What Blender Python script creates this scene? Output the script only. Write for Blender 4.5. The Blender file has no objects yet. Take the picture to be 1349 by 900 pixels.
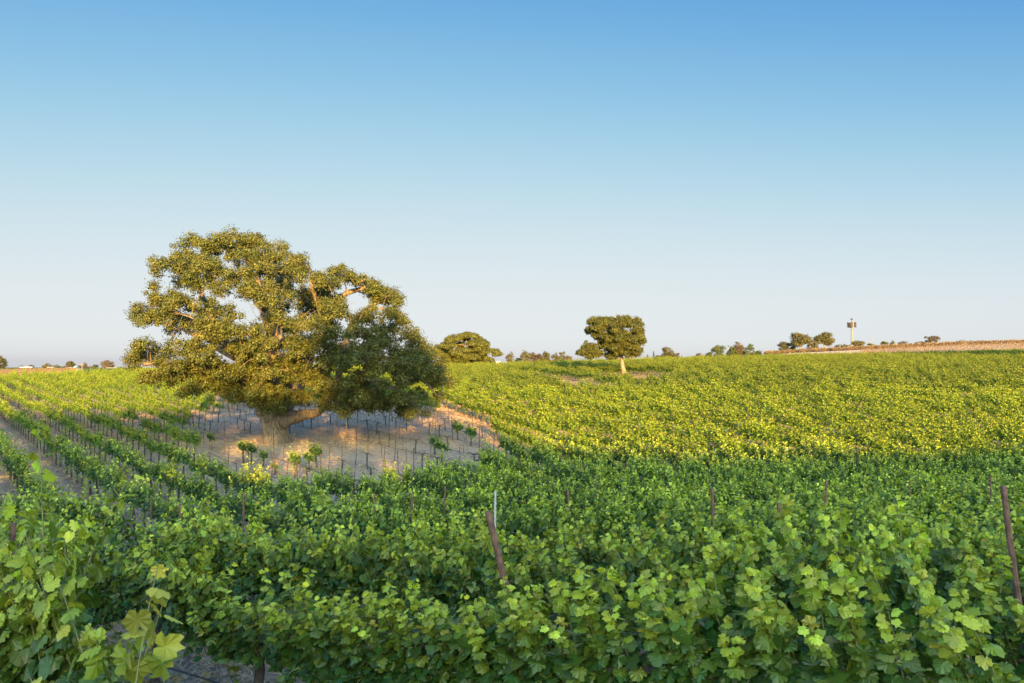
import bpy, math
import numpy as np

# ------------------------------------------------------------------ camera, sky, sun, exposure
scene = bpy.context.scene
COL = scene.collection
R = math.radians
F = 1059.0 / 1349.0                       # focal length / picture width
PITCH = 1.35                              # degrees above level
SUN_EL, SUN_AZ = 8.5, 170.0               # low sun behind the camera, a little to the right

cam_data = bpy.data.cameras.new('camera')
cam = bpy.data.objects.new('camera', cam_data)
COL.objects.link(cam)
cam_data.sensor_width = 36.0
cam_data.lens = 36.0 * F
cam_data.clip_start = 0.05
cam_data.clip_end = 9000.0
cam.location = (0, 0, 0)                  # eye level is z = 0
cam.rotation_euler = (R(90 + PITCH), 0, 0)
cam_data.dof.use_dof = True
cam_data.dof.focus_distance = 28.0
cam_data.dof.aperture_fstop = 8.0
scene.camera = cam

world = bpy.data.worlds.new('World')
scene.world = world
world.use_nodes = True
wn = world.node_tree
bgn = wn.nodes['Background']
sky = wn.nodes.new('ShaderNodeTexSky')
sky.sky_type = 'NISHITA'
sky.sun_disc = False
sky.sun_elevation = R(SUN_EL)
sky.sun_rotation = R(SUN_AZ)
sky.air_density, sky.dust_density, sky.ozone_density = 0.5, 1.0, 2.7
sep = wn.nodes.new('ShaderNodeSeparateColor')
com = wn.nodes.new('ShaderNodeCombineColor')
wn.links.new(sky.outputs[0], sep.inputs[0])
SKY_CURVE = ((3.0, 1.2/.88**3.0, .83), (2.6, 3.8/1.99**2.6, .87), (2.4, 8.0/2.97**2.4, .865))    # film response of each channel: power, toe, shoulder
EXPOSURE = 2.45
SKY_GAIN, SKY_GLOW, SKY_FILL = 1/(.15*2**EXPOSURE), 0.3, (5.9, 6.9, 4.8)
for i, (p_, k_, m_) in enumerate(SKY_CURVE):
    pw = wn.nodes.new('ShaderNodeMath'); pw.operation = 'POWER'; pw.inputs[1].default_value = p_
    kk = wn.nodes.new('ShaderNodeMath'); kk.operation = 'MULTIPLY'; kk.inputs[1].default_value = k_
    ad = wn.nodes.new('ShaderNodeMath'); ad.operation = 'ADD'; ad.inputs[1].default_value = 1.0
    dv = wn.nodes.new('ShaderNodeMath'); dv.operation = 'DIVIDE'
    ml = wn.nodes.new('ShaderNodeMath'); ml.operation = 'MULTIPLY'; ml.inputs[1].default_value = m_*SKY_GAIN
    wn.links.new(sep.outputs[i], pw.inputs[0]); wn.links.new(pw.outputs[0], kk.inputs[0]); wn.links.new(kk.outputs[0], ad.inputs[0])
    wn.links.new(kk.outputs[0], dv.inputs[0]); wn.links.new(ad.outputs[0], dv.inputs[1])
    gl = wn.nodes.new('ShaderNodeMath'); gl.operation = 'SUBTRACT'; gl.inputs[1].default_value = (3.7, 6.0, 9.0)[i]      # the glow round the low sun stays bright
    gm = wn.nodes.new('ShaderNodeMath'); gm.operation = 'MAXIMUM'; gm.inputs[1].default_value = 0.0
    gs = wn.nodes.new('ShaderNodeMath'); gs.operation = 'MULTIPLY_ADD'; gs.inputs[1].default_value = (.31, .20, .12)[i]*SKY_GAIN*SKY_GLOW
    wn.links.new(sep.outputs[i], gl.inputs[0]); wn.links.new(gl.outputs[0], gm.inputs[0]); wn.links.new(gm.outputs[0], gs.inputs[0])
    wn.links.new(dv.outputs[0], ml.inputs[0]); wn.links.new(ml.outputs[0], gs.inputs[2]); wn.links.new(gs.outputs[0], com.inputs[i])
# fill light added to the sky round the sun, unseen, to brighten shaded vines
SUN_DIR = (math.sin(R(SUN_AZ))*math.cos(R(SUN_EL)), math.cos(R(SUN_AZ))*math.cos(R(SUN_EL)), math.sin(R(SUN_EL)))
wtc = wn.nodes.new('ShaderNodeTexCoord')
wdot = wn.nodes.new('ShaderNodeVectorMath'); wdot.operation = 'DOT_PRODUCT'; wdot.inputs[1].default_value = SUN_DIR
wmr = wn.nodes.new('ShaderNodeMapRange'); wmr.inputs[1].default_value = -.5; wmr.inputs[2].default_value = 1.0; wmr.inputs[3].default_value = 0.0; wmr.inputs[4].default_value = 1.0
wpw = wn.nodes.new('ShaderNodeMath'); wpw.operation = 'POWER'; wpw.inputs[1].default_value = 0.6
wma = wn.nodes.new('ShaderNodeVectorMath'); wma.operation = 'MULTIPLY_ADD'; wma.inputs[1].default_value = SKY_FILL; wma.inputs[2].default_value = (1, 1, 1)
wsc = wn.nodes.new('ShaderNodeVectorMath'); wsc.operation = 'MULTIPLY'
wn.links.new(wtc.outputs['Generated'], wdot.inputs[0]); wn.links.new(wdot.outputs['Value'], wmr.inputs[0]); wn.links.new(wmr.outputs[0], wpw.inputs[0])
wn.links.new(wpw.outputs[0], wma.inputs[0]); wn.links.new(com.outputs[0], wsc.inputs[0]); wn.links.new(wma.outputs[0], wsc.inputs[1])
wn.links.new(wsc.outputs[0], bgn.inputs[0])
bgn.inputs[1].default_value = 0.15

sun_data = bpy.data.lights.new('sun', 'SUN')
sun_data.energy = 5.0
sun_data.angle = R(0.5)
sun_data.color = (1.0, 0.58, 0.15)
sun = bpy.data.objects.new('sun', sun_data)
COL.objects.link(sun)
sun.rotation_euler = (R(90 - SUN_EL), 0, R(180 - SUN_AZ))
sun.location = (60, -220, 60)

scene.view_settings.view_transform = 'Standard'
scene.view_settings.look = 'None'
scene.view_settings.gamma = 1.0
scene.view_settings.exposure = EXPOSURE
scene.cycles.max_bounces = 8
scene.cycles.transparent_max_bounces = 8
scene.cycles.use_denoising = True

# ------------------------------------------------------------------ small helpers
rng = np.random.default_rng(7)

def pchip_slopes(x, y):
    h = np.diff(x); d = np.diff(y) / h
    m = np.zeros_like(y)
    m[0], m[-1] = d[0], d[-1]
    for i in range(1, len(x) - 1):
        if d[i-1] * d[i] > 0:
            w1, w2 = 2*h[i] + h[i-1], h[i] + 2*h[i-1]
            m[i] = (w1 + w2) / (w1 / d[i-1] + w2 / d[i])
    return m

def pchip(x, y, q):
    x = np.asarray(x, float); y = np.asarray(y, float)
    m = pchip_slopes(x, y)
    q = np.clip(q, x[0], x[-1])
    i = np.clip(np.searchsorted(x, q) - 1, 0, len(x) - 2)
    h = x[i+1] - x[i]; t = (q - x[i]) / h
    return ((2*t**3 - 3*t**2 + 1)*y[i] + (t**3 - 2*t**2 + t)*h*m[i]
            + (-2*t**3 + 3*t**2)*y[i+1] + (t**3 - t**2)*h*m[i+1])

# ground height along several bearings (degrees right of straight ahead); (depth, height below/above the eye)
PROF = [
 (-90, [(0,-2.5),(8,-2.9),(20,-3.2),(60,-3.6),(300,-5),(900,-8),(6000,-80)]),
 (-33, [(0,-2.5),(4,-2.85),(8,-3.3),(16,-4.5),(30,-5.2),(68,-5.2),(100,-4.9),(130,-4.2),(150,-4.05),(200,-5.4),(260,-5.6),(400,-4.6),(600,-5.6),(900,-8),(1500,-16),(6000,-80)]),
 (-17, [(0,-2.5),(4,-2.8),(8,-3.5),(16,-4.8),(25,-5.7),(40,-6.15),(57,-5.8),(75,-5.2),(100,-4.4),(130,-3.2),(160,-2.6),(220,-3.0),(400,-4.2),(900,-9),(1500,-16),(6000,-80)]),
 (-4,  [(0,-2.5),(4,-2.7),(8,-3.5),(16,-4.7),(25,-5.7),(40,-6.25),(60,-5.5),(80,-4.75),(100,-4.05),(130,-3.2),(160,-2.75),(200,-2.6),(300,-3),(400,-4),(900,-9),(1500,-16),(6000,-80)]),
 (8,   [(0,-2.5),(4,-2.7),(8,-3.5),(16,-4.65),(25,-5.7),(38,-6.4),(60,-5.9),(90,-4.5),(132,-2.75),(160,-2.0),(200,-1.4),(300,-2),(400,-3),(900,-8),(1500,-16),(6000,-80)]),
 (20,  [(0,-2.5),(4,-2.7),(8,-3.4),(16,-4.6),(25,-5.7),(38,-6.4),(55,-6.1),(80,-4.7),(110,-3.0),(150,-1.6),(200,-.35),(235,.3),(300,2.5),(330,3.3),(348,3.4),(400,2.6),(900,-4),(1500,-14),(6000,-80)]),
 (33,  [(0,-2.5),(4,-2.8),(8,-3.5),(16,-4.65),(25,-5.7),(38,-6.4),(50,-6.2),(70,-5.2),(100,-3.5),(130,-2.0),(160,-.6),(200,.6),(222,1.5),(235,2.1),(300,5.9),(330,7.1),(348,7.3),(400,6.6),(600,5),(1000,2),(1500,-10),(6000,-80)]),
 (50,  [(0,-2.5),(4,-2.8),(8,-3.4),(16,-4.4),(25,-5.3),(38,-5.9),(50,-5.6),(70,-4.6),(100,-3.0),(160,0),(240,3),(330,7.3),(600,5),(1500,-10),(6000,-80)]),
 (90,  [(0,-2.5),(8,-2.6),(20,-2.6),(60,-1.0),(100,2),(300,5),(900,2),(6000,-80)]),
 (130, [(0,-2.5),(8,-2.2),(20,-.6),(45,4.6),(75,10.2),(110,9.8),(300,7),(900,0),(6000,-80)]),
 (180, [(0,-2.5),(8,-2.2),(20,-.6),(45,4.6),(70,10.4),(100,9.8),(300,7),(900,0),(6000,-80)]),
 (230, [(0,-2.5),(8,-2.2),(20,-.6),(45,4.6),(75,10.2),(110,9.8),(300,7),(900,0),(6000,-80)]),
 (270, [(0,-2.5),(8,-2.9),(20,-3.2),(60,-3.6),(300,-5),(900,-8),(6000,-80)]),
]
ANG = np.array([a for a, _ in PROF], float)
RS = np.concatenate([[0], np.geomspace(1.2, 6000, 420)])
TAB = np.zeros((len(PROF), len(RS)))
for i, (a, pts) in enumerate(PROF):
    c = math.cos(R(a)) if -45 < a < 55 else 1.0
    TAB[i] = pchip([p[0] / c for p in pts], [p[1] for p in pts], RS)
AQ = np.arange(-90, 270.01, 0.5)
GRID = np.zeros((len(AQ), len(RS)))
for j in range(len(RS)):
    GRID[:, j] = pchip(ANG, TAB[:, j], AQ)

def H(x, y):
    x = np.asarray(x, float); y = np.asarray(y, float)
    th = np.degrees(np.arctan2(x, y)); th = np.where(th < -90, th + 360, th)
    r = np.hypot(x, y)
    fa = np.clip((th + 90) * 2, 0, len(AQ) - 1.001); ia = fa.astype(int); wa = fa - ia
    ir = np.clip(np.searchsorted(RS, r) - 1, 0, len(RS) - 2)
    wr = np.clip((r - RS[ir]) / (RS[ir+1] - RS[ir]), 0, 1)
    g = GRID
    return ((g[ia, ir]*(1-wr) + g[ia, ir+1]*wr)*(1-wa) + (g[ia+1, ir]*(1-wr) + g[ia+1, ir+1]*wr)*wa)

def h1(x, y):
    return float(H(np.array([x]), np.array([y]))[0])

def link(o, parent=None):
    COL.objects.link(o)
    if parent is not None:
        o.parent = parent
    return o

def tag(o, label=None, cat=None, group=None, kind=None):
    if label: o['label'] = label
    if cat: o['category'] = cat
    if group: o['group'] = group
    if kind: o['kind'] = kind
    return o

def empty(name, loc, rz=0.0):
    o = bpy.data.objects.new(name, None)
    o.empty_display_size = 0.3
    o.location = loc
    o.rotation_euler = (0, 0, rz)
    return link(o)

def make_mesh(name, verts, faces, mats, smooth=False, attrs=None, midx=None):
    """faces: list of integer arrays (n, k), each with one vertex count k"""
    me = bpy.data.meshes.new(name)
    verts = np.ascontiguousarray(verts, dtype=np.float32)
    faces = [np.asarray(f, dtype=np.int32) for f in faces if len(f)]
    nl = sum(f.size for f in faces); nf = sum(len(f) for f in faces)
    me.vertices.add(len(verts)); me.vertices.foreach_set('co', verts.ravel())
    me.loops.add(nl); me.polygons.add(nf)
    me.loops.foreach_set('vertex_index', np.concatenate([f.ravel() for f in faces]))
    sizes = np.concatenate([np.full(len(f), f.shape[1], np.int32) for f in faces])
    starts = np.concatenate([[0], np.cumsum(sizes)[:-1]]).astype(np.int32)
    me.polygons.foreach_set('loop_start', starts)
    if midx is not None:
        me.polygons.foreach_set('material_index', np.asarray(midx, np.int32))
    me.polygons.foreach_set('use_smooth', np.full(nf, smooth, dtype=bool))
    for m in (mats if isinstance(mats, (list, tuple)) else [mats]):
        me.materials.append(m)
    me.update(calc_edges=True)
    for k, v in (attrs or {}).items():
        a = me.attributes.new(k, 'FLOAT', 'POINT')
        a.data.foreach_set('value', np.ascontiguousarray(v, dtype=np.float32))
    return me

class MB:
    """collects quads and tris of one part"""
    def __init__(s):
        s.v, s.q, s.t, s.n = [], [], [], 0
    def add(s, v, q=None, t=None):
        v = np.asarray(v, float)
        if q is not None and len(q): s.q.append(np.asarray(q, int) + s.n)
        if t is not None and len(t): s.t.append(np.asarray(t, int) + s.n)
        s.v.append(v); s.n += len(v)
    def tube(s, pts, rad, n=6, cap=True):
        pts = np.asarray(pts, float); rad = np.broadcast_to(np.asarray(rad, float), (len(pts),))
        d = np.gradient(pts, axis=0); d /= np.linalg.norm(d, axis=1)[:, None] + 1e-9
        ref = np.array([0.0, 0.0, 1.0]) if abs(d[:, 2].mean()) < .8 else np.array([1.0, 0.0, 0.0])
        a = np.cross(d, ref); a /= np.linalg.norm(a, axis=1)[:, None] + 1e-9
        b = np.cross(d, a)
        an = np.arange(n) * 2 * math.pi / n
        v = (pts[:, None] + rad[:, None, None] * (np.cos(an)[None, :, None]*a[:, None] + np.sin(an)[None, :, None]*b[:, None])).reshape(-1, 3)
        m = len(pts); i = np.arange(m - 1)[:, None] * n; j = np.arange(n)[None]; k = (j + 1) % n
        q = np.stack([i + j, i + k, i + n + k, i + n + j], -1).reshape(-1, 4)
        t = []
        if cap:
            v = np.vstack([v, pts[:1], pts[-1:]])
            for jj in range(n):
                t.append((m*n, (jj+1) % n, jj)); t.append((m*n + 1, (m-1)*n + jj, (m-1)*n + (jj+1) % n))
        s.add(v, q, t)
    def box(s, c, e, rz=0.0):
        c = np.asarray(c, float)
        v = np.array([(x, y, z) for x in (-1, 1) for y in (-1, 1) for z in (-1, 1)], float) * np.asarray(e) / 2
        ca, sa = math.cos(rz), math.sin(rz)
        v = v @ np.array([[ca, sa, 0], [-sa, ca, 0], [0, 0, 1]]) + c
        s.add(v, [(0,1,3,2),(4,6,7,5),(0,4,5,1),(2,3,7,6),(0,2,6,4),(1,5,7,3)])
    def mesh(s, name, mat, smooth=False):
        f = []
        if s.q: f.append(np.vstack(s.q))
        if s.t: f.append(np.vstack(s.t))
        return make_mesh(name, np.vstack(s.v), f, mat, smooth)
    def build(s, name, mat, parent=None, smooth=False):
        return link(bpy.data.objects.new(name, s.mesh(name, mat, smooth)), parent)

# ------------------------------------------------------------------ materials
def new_mat(name):
    m = bpy.data.materials.new(name); m.use_nodes = True
    nt = m.node_tree
    return m, nt, nt.nodes['Principled BSDF'], nt.nodes['Material Output']

def N(nt, kind, **kw):
    n = nt.nodes.new(kind)
    for k, v in kw.items():
        if k.startswith('i_'): n.inputs[int(k[2:])].default_value = v
        else: setattr(n, k, v)
    return n

def ramp(nt, fac, stops):
    r = nt.nodes.new('ShaderNodeValToRGB')
    el = r.color_ramp.elements
    while len(el) < len(stops): el.new(0.5)
    for e, (p, c) in zip(el, stops):
        e.position = p; e.color = (*c, 1)
    nt.links.new(fac, r.inputs[0])
    return r.outputs[0]

def mixc(nt, fac, a, b, blend='MIX'):
    m = nt.nodes.new('ShaderNodeMix'); m.data_type = 'RGBA'; m.blend_type = blend
    for sock, v in ((m.inputs[0], fac), (m.inputs[6], a), (m.inputs[7], b)):
        if hasattr(v, 'is_linked'): nt.links.new(v, sock)
        elif isinstance(v, (int, float)): sock.default_value = v
        else: sock.default_value = (*v, 1)
    return m.outputs[2]

def leaf_mat(name, old, young, trans=0.35, vary=0.5, rough=0.45, spec=0.35, yellow=None, tgain=1.3):
    m, nt, b, out = new_mat(name)
    L = nt.links
    geo = N(nt, 'ShaderNodeNewGeometry'); oi = N(nt, 'ShaderNodeObjectInfo')
    at = N(nt, 'ShaderNodeAttribute', attribute_name='age')
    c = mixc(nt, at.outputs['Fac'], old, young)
    if yellow is not None:
        gt = N(nt, 'ShaderNodeMath', operation='GREATER_THAN', i_1=0.985)
        L.new(geo.outputs['Random Per Island'], gt.inputs[0])
        c = mixc(nt, gt.outputs[0], c, yellow)
    hsv = N(nt, 'ShaderNodeHueSaturation')
    mr = N(nt, 'ShaderNodeMapRange', i_3=1 - vary, i_4=1 + vary)
    L.new(geo.outputs['Random Per Island'], mr.inputs[0])
    mr2 = N(nt, 'ShaderNodeMapRange', i_3=0.85, i_4=1.15)
    L.new(oi.outputs['Random'], mr2.inputs[0])
    mu = N(nt, 'ShaderNodeMath', operation='MULTIPLY')
    L.new(mr.outputs[0], mu.inputs[0]); L.new(mr2.outputs[0], mu.inputs[1])
    L.new(mu.outputs[0], hsv.inputs['Value'])
    wh = N(nt, 'ShaderNodeTexWhiteNoise', noise_dimensions='1D')
    L.new(geo.outputs['Random Per Island'], wh.inputs['W'])
    mr3 = N(nt, 'ShaderNodeMapRange', i_3=0.48, i_4=0.515)
    L.new(wh.outputs['Value'], mr3.inputs[0]); L.new(mr3.outputs[0], hsv.inputs['Hue'])
    L.new(c, hsv.inputs['Color'])
    L.new(hsv.outputs[0], b.inputs['Base Color'])
    b.inputs['Roughness'].default_value = rough
    b.inputs['Specular IOR Level'].default_value = spec
    tr = N(nt, 'ShaderNodeBsdfTranslucent')
    tg = mixc(nt, 1.0, hsv.outputs[0], (tgain*1.1, tgain, tgain*.45), 'MULTIPLY')
    L.new(tg, tr.inputs[0])
    mx = N(nt, 'ShaderNodeMixShader'); mx.inputs[0].default_value = trans
    L.new(b.outputs[0], mx.inputs[1]); L.new(tr.outputs[0], mx.inputs[2])
    L.new(mx.outputs[0], out.inputs[0])
    return m

def plain_mat(name, col, rough=0.8, var=0.3, scale=6.0, bump=0.0, metal=0.0):
    m, nt, b, out = new_mat(name)
    tc = N(nt, 'ShaderNodeTexCoord')
    no = N(nt, 'ShaderNodeTexNoise'); no.inputs['Scale'].default_value = scale; no.inputs['Detail'].default_value = 6
    nt.links.new(tc.outputs['Object'], no.inputs['Vector'])
    lo = tuple(c * (1 - var) for c in col); hi = tuple(min(1, c * (1 + var)) for c in col)
    nt.links.new(ramp(nt, no.outputs['Fac'], [(0.3, lo), (0.7, hi)]), b.inputs['Base Color'])
    b.inputs['Roughness'].default_value = rough
    b.inputs['Metallic'].default_value = metal
    if bump:
        bp = N(nt, 'ShaderNodeBump'); bp.inputs['Strength'].default_value = bump; bp.inputs['Distance'].default_value = 0.05
        nt.links.new(no.outputs['Fac'], bp.inputs['Height']); nt.links.new(bp.outputs[0], b.inputs['Normal'])
    return m

def bark_mat(name, dark, light):
    m, nt, b, out = new_mat(name)
    tc = N(nt, 'ShaderNodeTexCoord')
    mp = N(nt, 'ShaderNodeMapping'); mp.inputs['Scale'].default_value = (5, 5, 1.1)
    nt.links.new(tc.outputs['Object'], mp.inputs[0])
    no = N(nt, 'ShaderNodeTexNoise'); no.inputs['Scale'].default_value = 2.0; no.inputs['Detail'].default_value = 8; no.inputs['Roughness'].default_value = .7
    nt.links.new(mp.outputs[0], no.inputs['Vector'])
    nt.links.new(ramp(nt, no.outputs['Fac'], [(0.35, dark), (0.62, light)]), b.inputs['Base Color'])
    b.inputs['Roughness'].default_value = 0.9
    bp = N(nt, 'ShaderNodeBump'); bp.inputs['Strength'].default_value = .8; bp.inputs['Distance'].default_value = .12
    nt.links.new(no.outputs['Fac'], bp.inputs['Height']); nt.links.new(bp.outputs[0], b.inputs['Normal'])
    return m

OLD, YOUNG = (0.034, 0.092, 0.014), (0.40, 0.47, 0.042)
M_vine = leaf_mat('grape_leaf', OLD, YOUNG, trans=.34, vary=.38, rough=.40, spec=.5, yellow=(.34, .33, .05))
M_vine_far = leaf_mat('grape_leaf_distant', (.078, .142, .018), (.215, .255, .022), trans=.28, vary=.28, spec=.15)
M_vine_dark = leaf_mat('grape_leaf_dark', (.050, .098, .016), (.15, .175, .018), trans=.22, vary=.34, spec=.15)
M_vine_yellow = leaf_mat('grape_leaf_yellowing', (.12, .20, .03), (.42, .40, .06), trans=.4, vary=.3)
M_oak = leaf_mat('oak_leaf', (.038, .053, .013), (.084, .086, .020), trans=.12, vary=.45, rough=.55, spec=.2)
M_olive_tree = leaf_mat('olive_tree_leaf', (.040, .043, .012), (.075, .070, .018), trans=.1, vary=.4)
M_green_tree = leaf_mat('bright_tree_leaf', (.035, .060, .018), (.065, .085, .022), trans=.2, vary=.4)
M_brown_tree = leaf_mat('dry_tree_leaf', (.055, .042, .02), (.085, .062, .028), trans=.15, vary=.4)
M_dry_vine = leaf_mat('dry_vine_leaf', (.10, .072, .042), (.15, .105, .06), trans=.2, vary=.4)
M_bark = bark_mat('oak_bark', (.045, .036, .028), (.23, .175, .13))
M_vinewood = bark_mat('vine_bark', (.035, .026, .02), (.11, .085, .06))
M_cane = plain_mat('green_cane', (.16, .15, .05), .6)
M_stake = plain_mat('rusty_stake', (.060, .038, .028), .7, .5, 30)
M_post = plain_mat('weathered_post', (.125, .062, .042), .75, .6, 14, .3)
M_greypost = plain_mat('pale_post', (.38, .36, .32), .7, .2, 14)
M_wire = plain_mat('trellis_wire', (.22, .20, .18), .45, .2, 8, 0, .7)
M_hose = plain_mat('drip_hose', (.03, .028, .026), .6)
M_white = plain_mat('white_wall', (.50, .45, .38), .8, .06)
M_roof = plain_mat('roof', (.34, .24, .19), .8, .2)
M_blueroof = plain_mat('metal_roof', (.30, .38, .44), .5, .1)
M_glass = plain_mat('window_dark', (.05, .055, .06), .2, .1)
M_pole = plain_mat('concrete_pole', (.12, .09, .07), .7, .15)
M_antenna = plain_mat('antenna_panel', (.02, .02, .022), .5, .2)

# ------------------------------------------------------------------ rows of the vineyard
RA = R(36.0)
DV = np.array([-math.sin(RA), math.cos(RA)])          # along the rows, away from the camera
NV = np.array([math.cos(RA), math.sin(RA)])           # across the rows
ROW, P0, STEP = 2.45, 0.55, 1.75

def ground_material():
    m, nt, b, out = new_mat('vineyard_soil')
    L = nt.links
    geo = N(nt, 'ShaderNodeNewGeometry')
    pos = geo.outputs['Position']
    n1 = N(nt, 'ShaderNodeTexNoise'); n1.inputs['Scale'].default_value = .35; n1.inputs['Detail'].default_value = 8
    n2 = N(nt, 'ShaderNodeTexNoise'); n2.inputs['Scale'].default_value = 5.0; n2.inputs['Detail'].default_value = 9; n2.inputs['Roughness'].default_value = .7
    n3 = N(nt, 'ShaderNodeTexNoise'); n3.inputs['Scale'].default_value = 38.0; n3.inputs['Detail'].default_value = 4
    for n in (n1, n2, n3): L.new(pos, n.inputs['Vector'])
    soil = ramp(nt, n2.outputs['Fac'], [(.28, (.17, .118, .078)), (.5, (.36, .255, .165)), (.72, (.53, .39, .25))])
    straw = ramp(nt, n3.outputs['Fac'], [(.3, (.38, .265, .16)), (.7, (.66, .49, .30))])
    f1 = ramp(nt, n1.outputs['Fac'], [(.42, (0, 0, 0)), (.62, (.8, .8, .8))])
    c = mixc(nt, f1, soil, straw)
    # tilled strip under each row: darker clods, repeated with the row spacing
    dt = N(nt, 'ShaderNodeVectorMath', operation='DOT_PRODUCT'); L.new(pos, dt.inputs[0]); dt.inputs[1].default_value = (NV[0], NV[1], 0)
    wob = N(nt, 'ShaderNodeMath', operation='MULTIPLY_ADD', i_1=.9, i_2=0); L.new(n1.outputs['Fac'], wob.inputs[0])
    sh = N(nt, 'ShaderNodeMath', operation='ADD'); L.new(dt.outputs['Value'], sh.inputs[0]); L.new(wob.outputs[0], sh.inputs[1])
    sb = N(nt, 'ShaderNodeMath', operation='SUBTRACT', i_1=P0 + .45); L.new(sh.outputs[0], sb.inputs[0])
    dv = N(nt, 'ShaderNodeMath', operation='MULTIPLY', i_1=2*math.pi/ROW); L.new(sb.outputs[0], dv.inputs[0])
    cs = N(nt, 'ShaderNodeMath', operation='COSINE'); L.new(dv.outputs[0], cs.inputs[0])
    strip = ramp(nt, cs.outputs[0], [(.25, (0, 0, 0)), (.85, (.75, .75, .75))])
    dark = mixc(nt, .62, c, (.115, .075, .052))
    c = mixc(nt, strip, c, dark)
    at = N(nt, 'ShaderNodeAttribute', attribute_name='pale'); c = mixc(nt, at.outputs['Fac'], c, mixc(nt, n2.outputs['Fac'], (.42, .30, .20), (.58, .44, .30)))
    at2 = N(nt, 'ShaderNodeAttribute', attribute_name='green'); c = mixc(nt, at2.outputs['Fac'], c, mixc(nt, n1.outputs['Fac'], (.05, .085, .02), (.12, .15, .035)))
    L.new(c, b.inputs['Base Color'])
    b.inputs['Roughness'].default_value = .95
    b.inputs['Specular IOR Level'].default_value = .1
    ad = N(nt, 'ShaderNodeMath', operation='MULTIPLY_ADD', i_1=.35); L.new(n3.outputs['Fac'], ad.inputs[0]); L.new(n2.outputs['Fac'], ad.inputs[2])
    bp = N(nt, 'ShaderNodeBump'); bp.inputs['Strength'].default_value = .9; bp.inputs['Distance'].default_value = .16
    L.new(ad.outputs[0], bp.inputs['Height']); L.new(bp.outputs[0], b.inputs['Normal'])
    return m

def at(px, py):
    """ground point seen at a pixel of the 1349 x 900 photograph"""
    u = (px - 674.5) / 1059.0; v = (450 - py) / 1059.0
    cp, sp = math.cos(R(PITCH)), math.sin(R(PITCH))
    d = np.array([u, cp - v*sp, sp + v*cp])
    t = np.geomspace(2, 3000, 6000)
    below = d[2]*t < H(d[0]*t, d[1]*t)
    k = int(np.argmax(below)) if below.any() else len(t) - 1
    return d[0]*t[k], d[1]*t[k]

def ray(px, py, y):
    """(x, z) at depth y behind a pixel"""
    u = (px - 674.5) / 1059.0; v = (450 - py) / 1059.0
    cp, sp = math.cos(R(PITCH)), math.sin(R(PITCH))
    return u * y / (cp - v*sp), (sp + v*cp) / (cp - v*sp) * y

def inside(poly, x, y):
    x = np.asarray(x); y = np.asarray(y); c = np.zeros(x.shape, bool)
    for (x1, y1), (x2, y2) in zip(poly, np.roll(poly, -1, 0)):
        cond = ((y1 > y) != (y2 > y)) & (x < (x2 - x1)*(y - y1)/(y2 - y1 + 1e-12) + x1)
        c ^= cond
    return c
BARE_SOIL = np.array([at(*p) for p in ((226, 566), (262, 622), (325, 658), (400, 675), (470, 674), (540, 665), (616, 648), (668, 612), (650, 572), (600, 550), (520, 540), (430, 537), (350, 535), (295, 542))])

def build_ground():
    th = np.concatenate([np.arange(-44, 44, .4), np.arange(44, 316, 2.0)])
    rr = np.concatenate([[.01], np.geomspace(.8, 6000, 330)])
    T, RR = np.meshgrid(np.radians(th), rr, indexing='ij')
    x, y = RR * np.sin(T), RR * np.cos(T)
    z = H(x.ravel(), y.ravel())
    v = np.stack([x.ravel(), y.ravel(), z], 1)
    nt_, nr = len(th), len(rr)
    i = np.arange(nt_)[:, None]; j = np.arange(nr - 1)[None]
    i2 = (i + 1) % nt_
    q = np.stack([i*nr + j, i2*nr + j, i2*nr + j + 1, i*nr + j + 1], -1).reshape(-1, 4)
    deg = np.degrees(np.arctan2(v[:, 0], v[:, 1])); yy = v[:, 1]
    pale = np.clip((deg - 16)/2, 0, 1) * ((yy > 218) & (yy < 345))
    pale = np.maximum(pale, ((deg < -28.2) & (deg > -50) & (yy > 205) & (yy < 420 + (deg + 32)*25)))
    pale = np.maximum(pale, .6*inside(BARE_SOIL, v[:, 0], v[:, 1]))
    green = (deg < -5) & (deg > -50) & (yy > 210) & (yy < 2500) & (pale < .5)
    green = np.maximum(green, (deg >= -5) & (deg < 18) & (yy > 195) & (yy < 2500))
    me = make_mesh('ground', v, [q], ground_material(), True, {'pale': pale.astype(float), 'green': green.astype(float)})
    o = link(bpy.data.objects.new('ground', me))
    o['kind'] = 'structure'
    return o
build_ground()

# ------------------------------------------------------------------ grape vines
HALF = [(.09, -.17), (.30, -.22), (.50, -.06), (.49, .10), (.57, .28), (.55, .46), (.42, .55), (.36, .68), (.20, .82)]
OUT_HI = np.array(HALF + [(0, .93)] + [(-x, y) for x, y in HALF[::-1]] + [(0, 0)])
OUT_MID = np.array([(.34, -.14), (.56, .40), (.26, .62), (0, 1.0), (-.26, .62), (-.56, .40), (-.34, -.14)])

def leaf_template(out, cup=.28, droop=.22):
    v = np.vstack([[(0, .26)], out])
    z = -cup*np.abs(v[:, 0]) - droop*np.clip(v[:, 1], 0, 2)**2
    z[0] = .02
    if len(out) > 8: z[1::2] += .05; z[2::2] -= .05
    n = len(out)
    t = np.array([(0, 1 + i, 1 + (i+1) % n) for i in range(n)])
    return np.column_stack([v, z]), t[:, [0, 2, 1]]

def leaf_template_lo():
    v = np.array([(0, -.08, .02), (.45, .35, -.12), (0, 1.0, -.18), (-.45, .35, -.12)])
    return v, np.array([(0, 1, 2), (0, 2, 3)])

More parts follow.
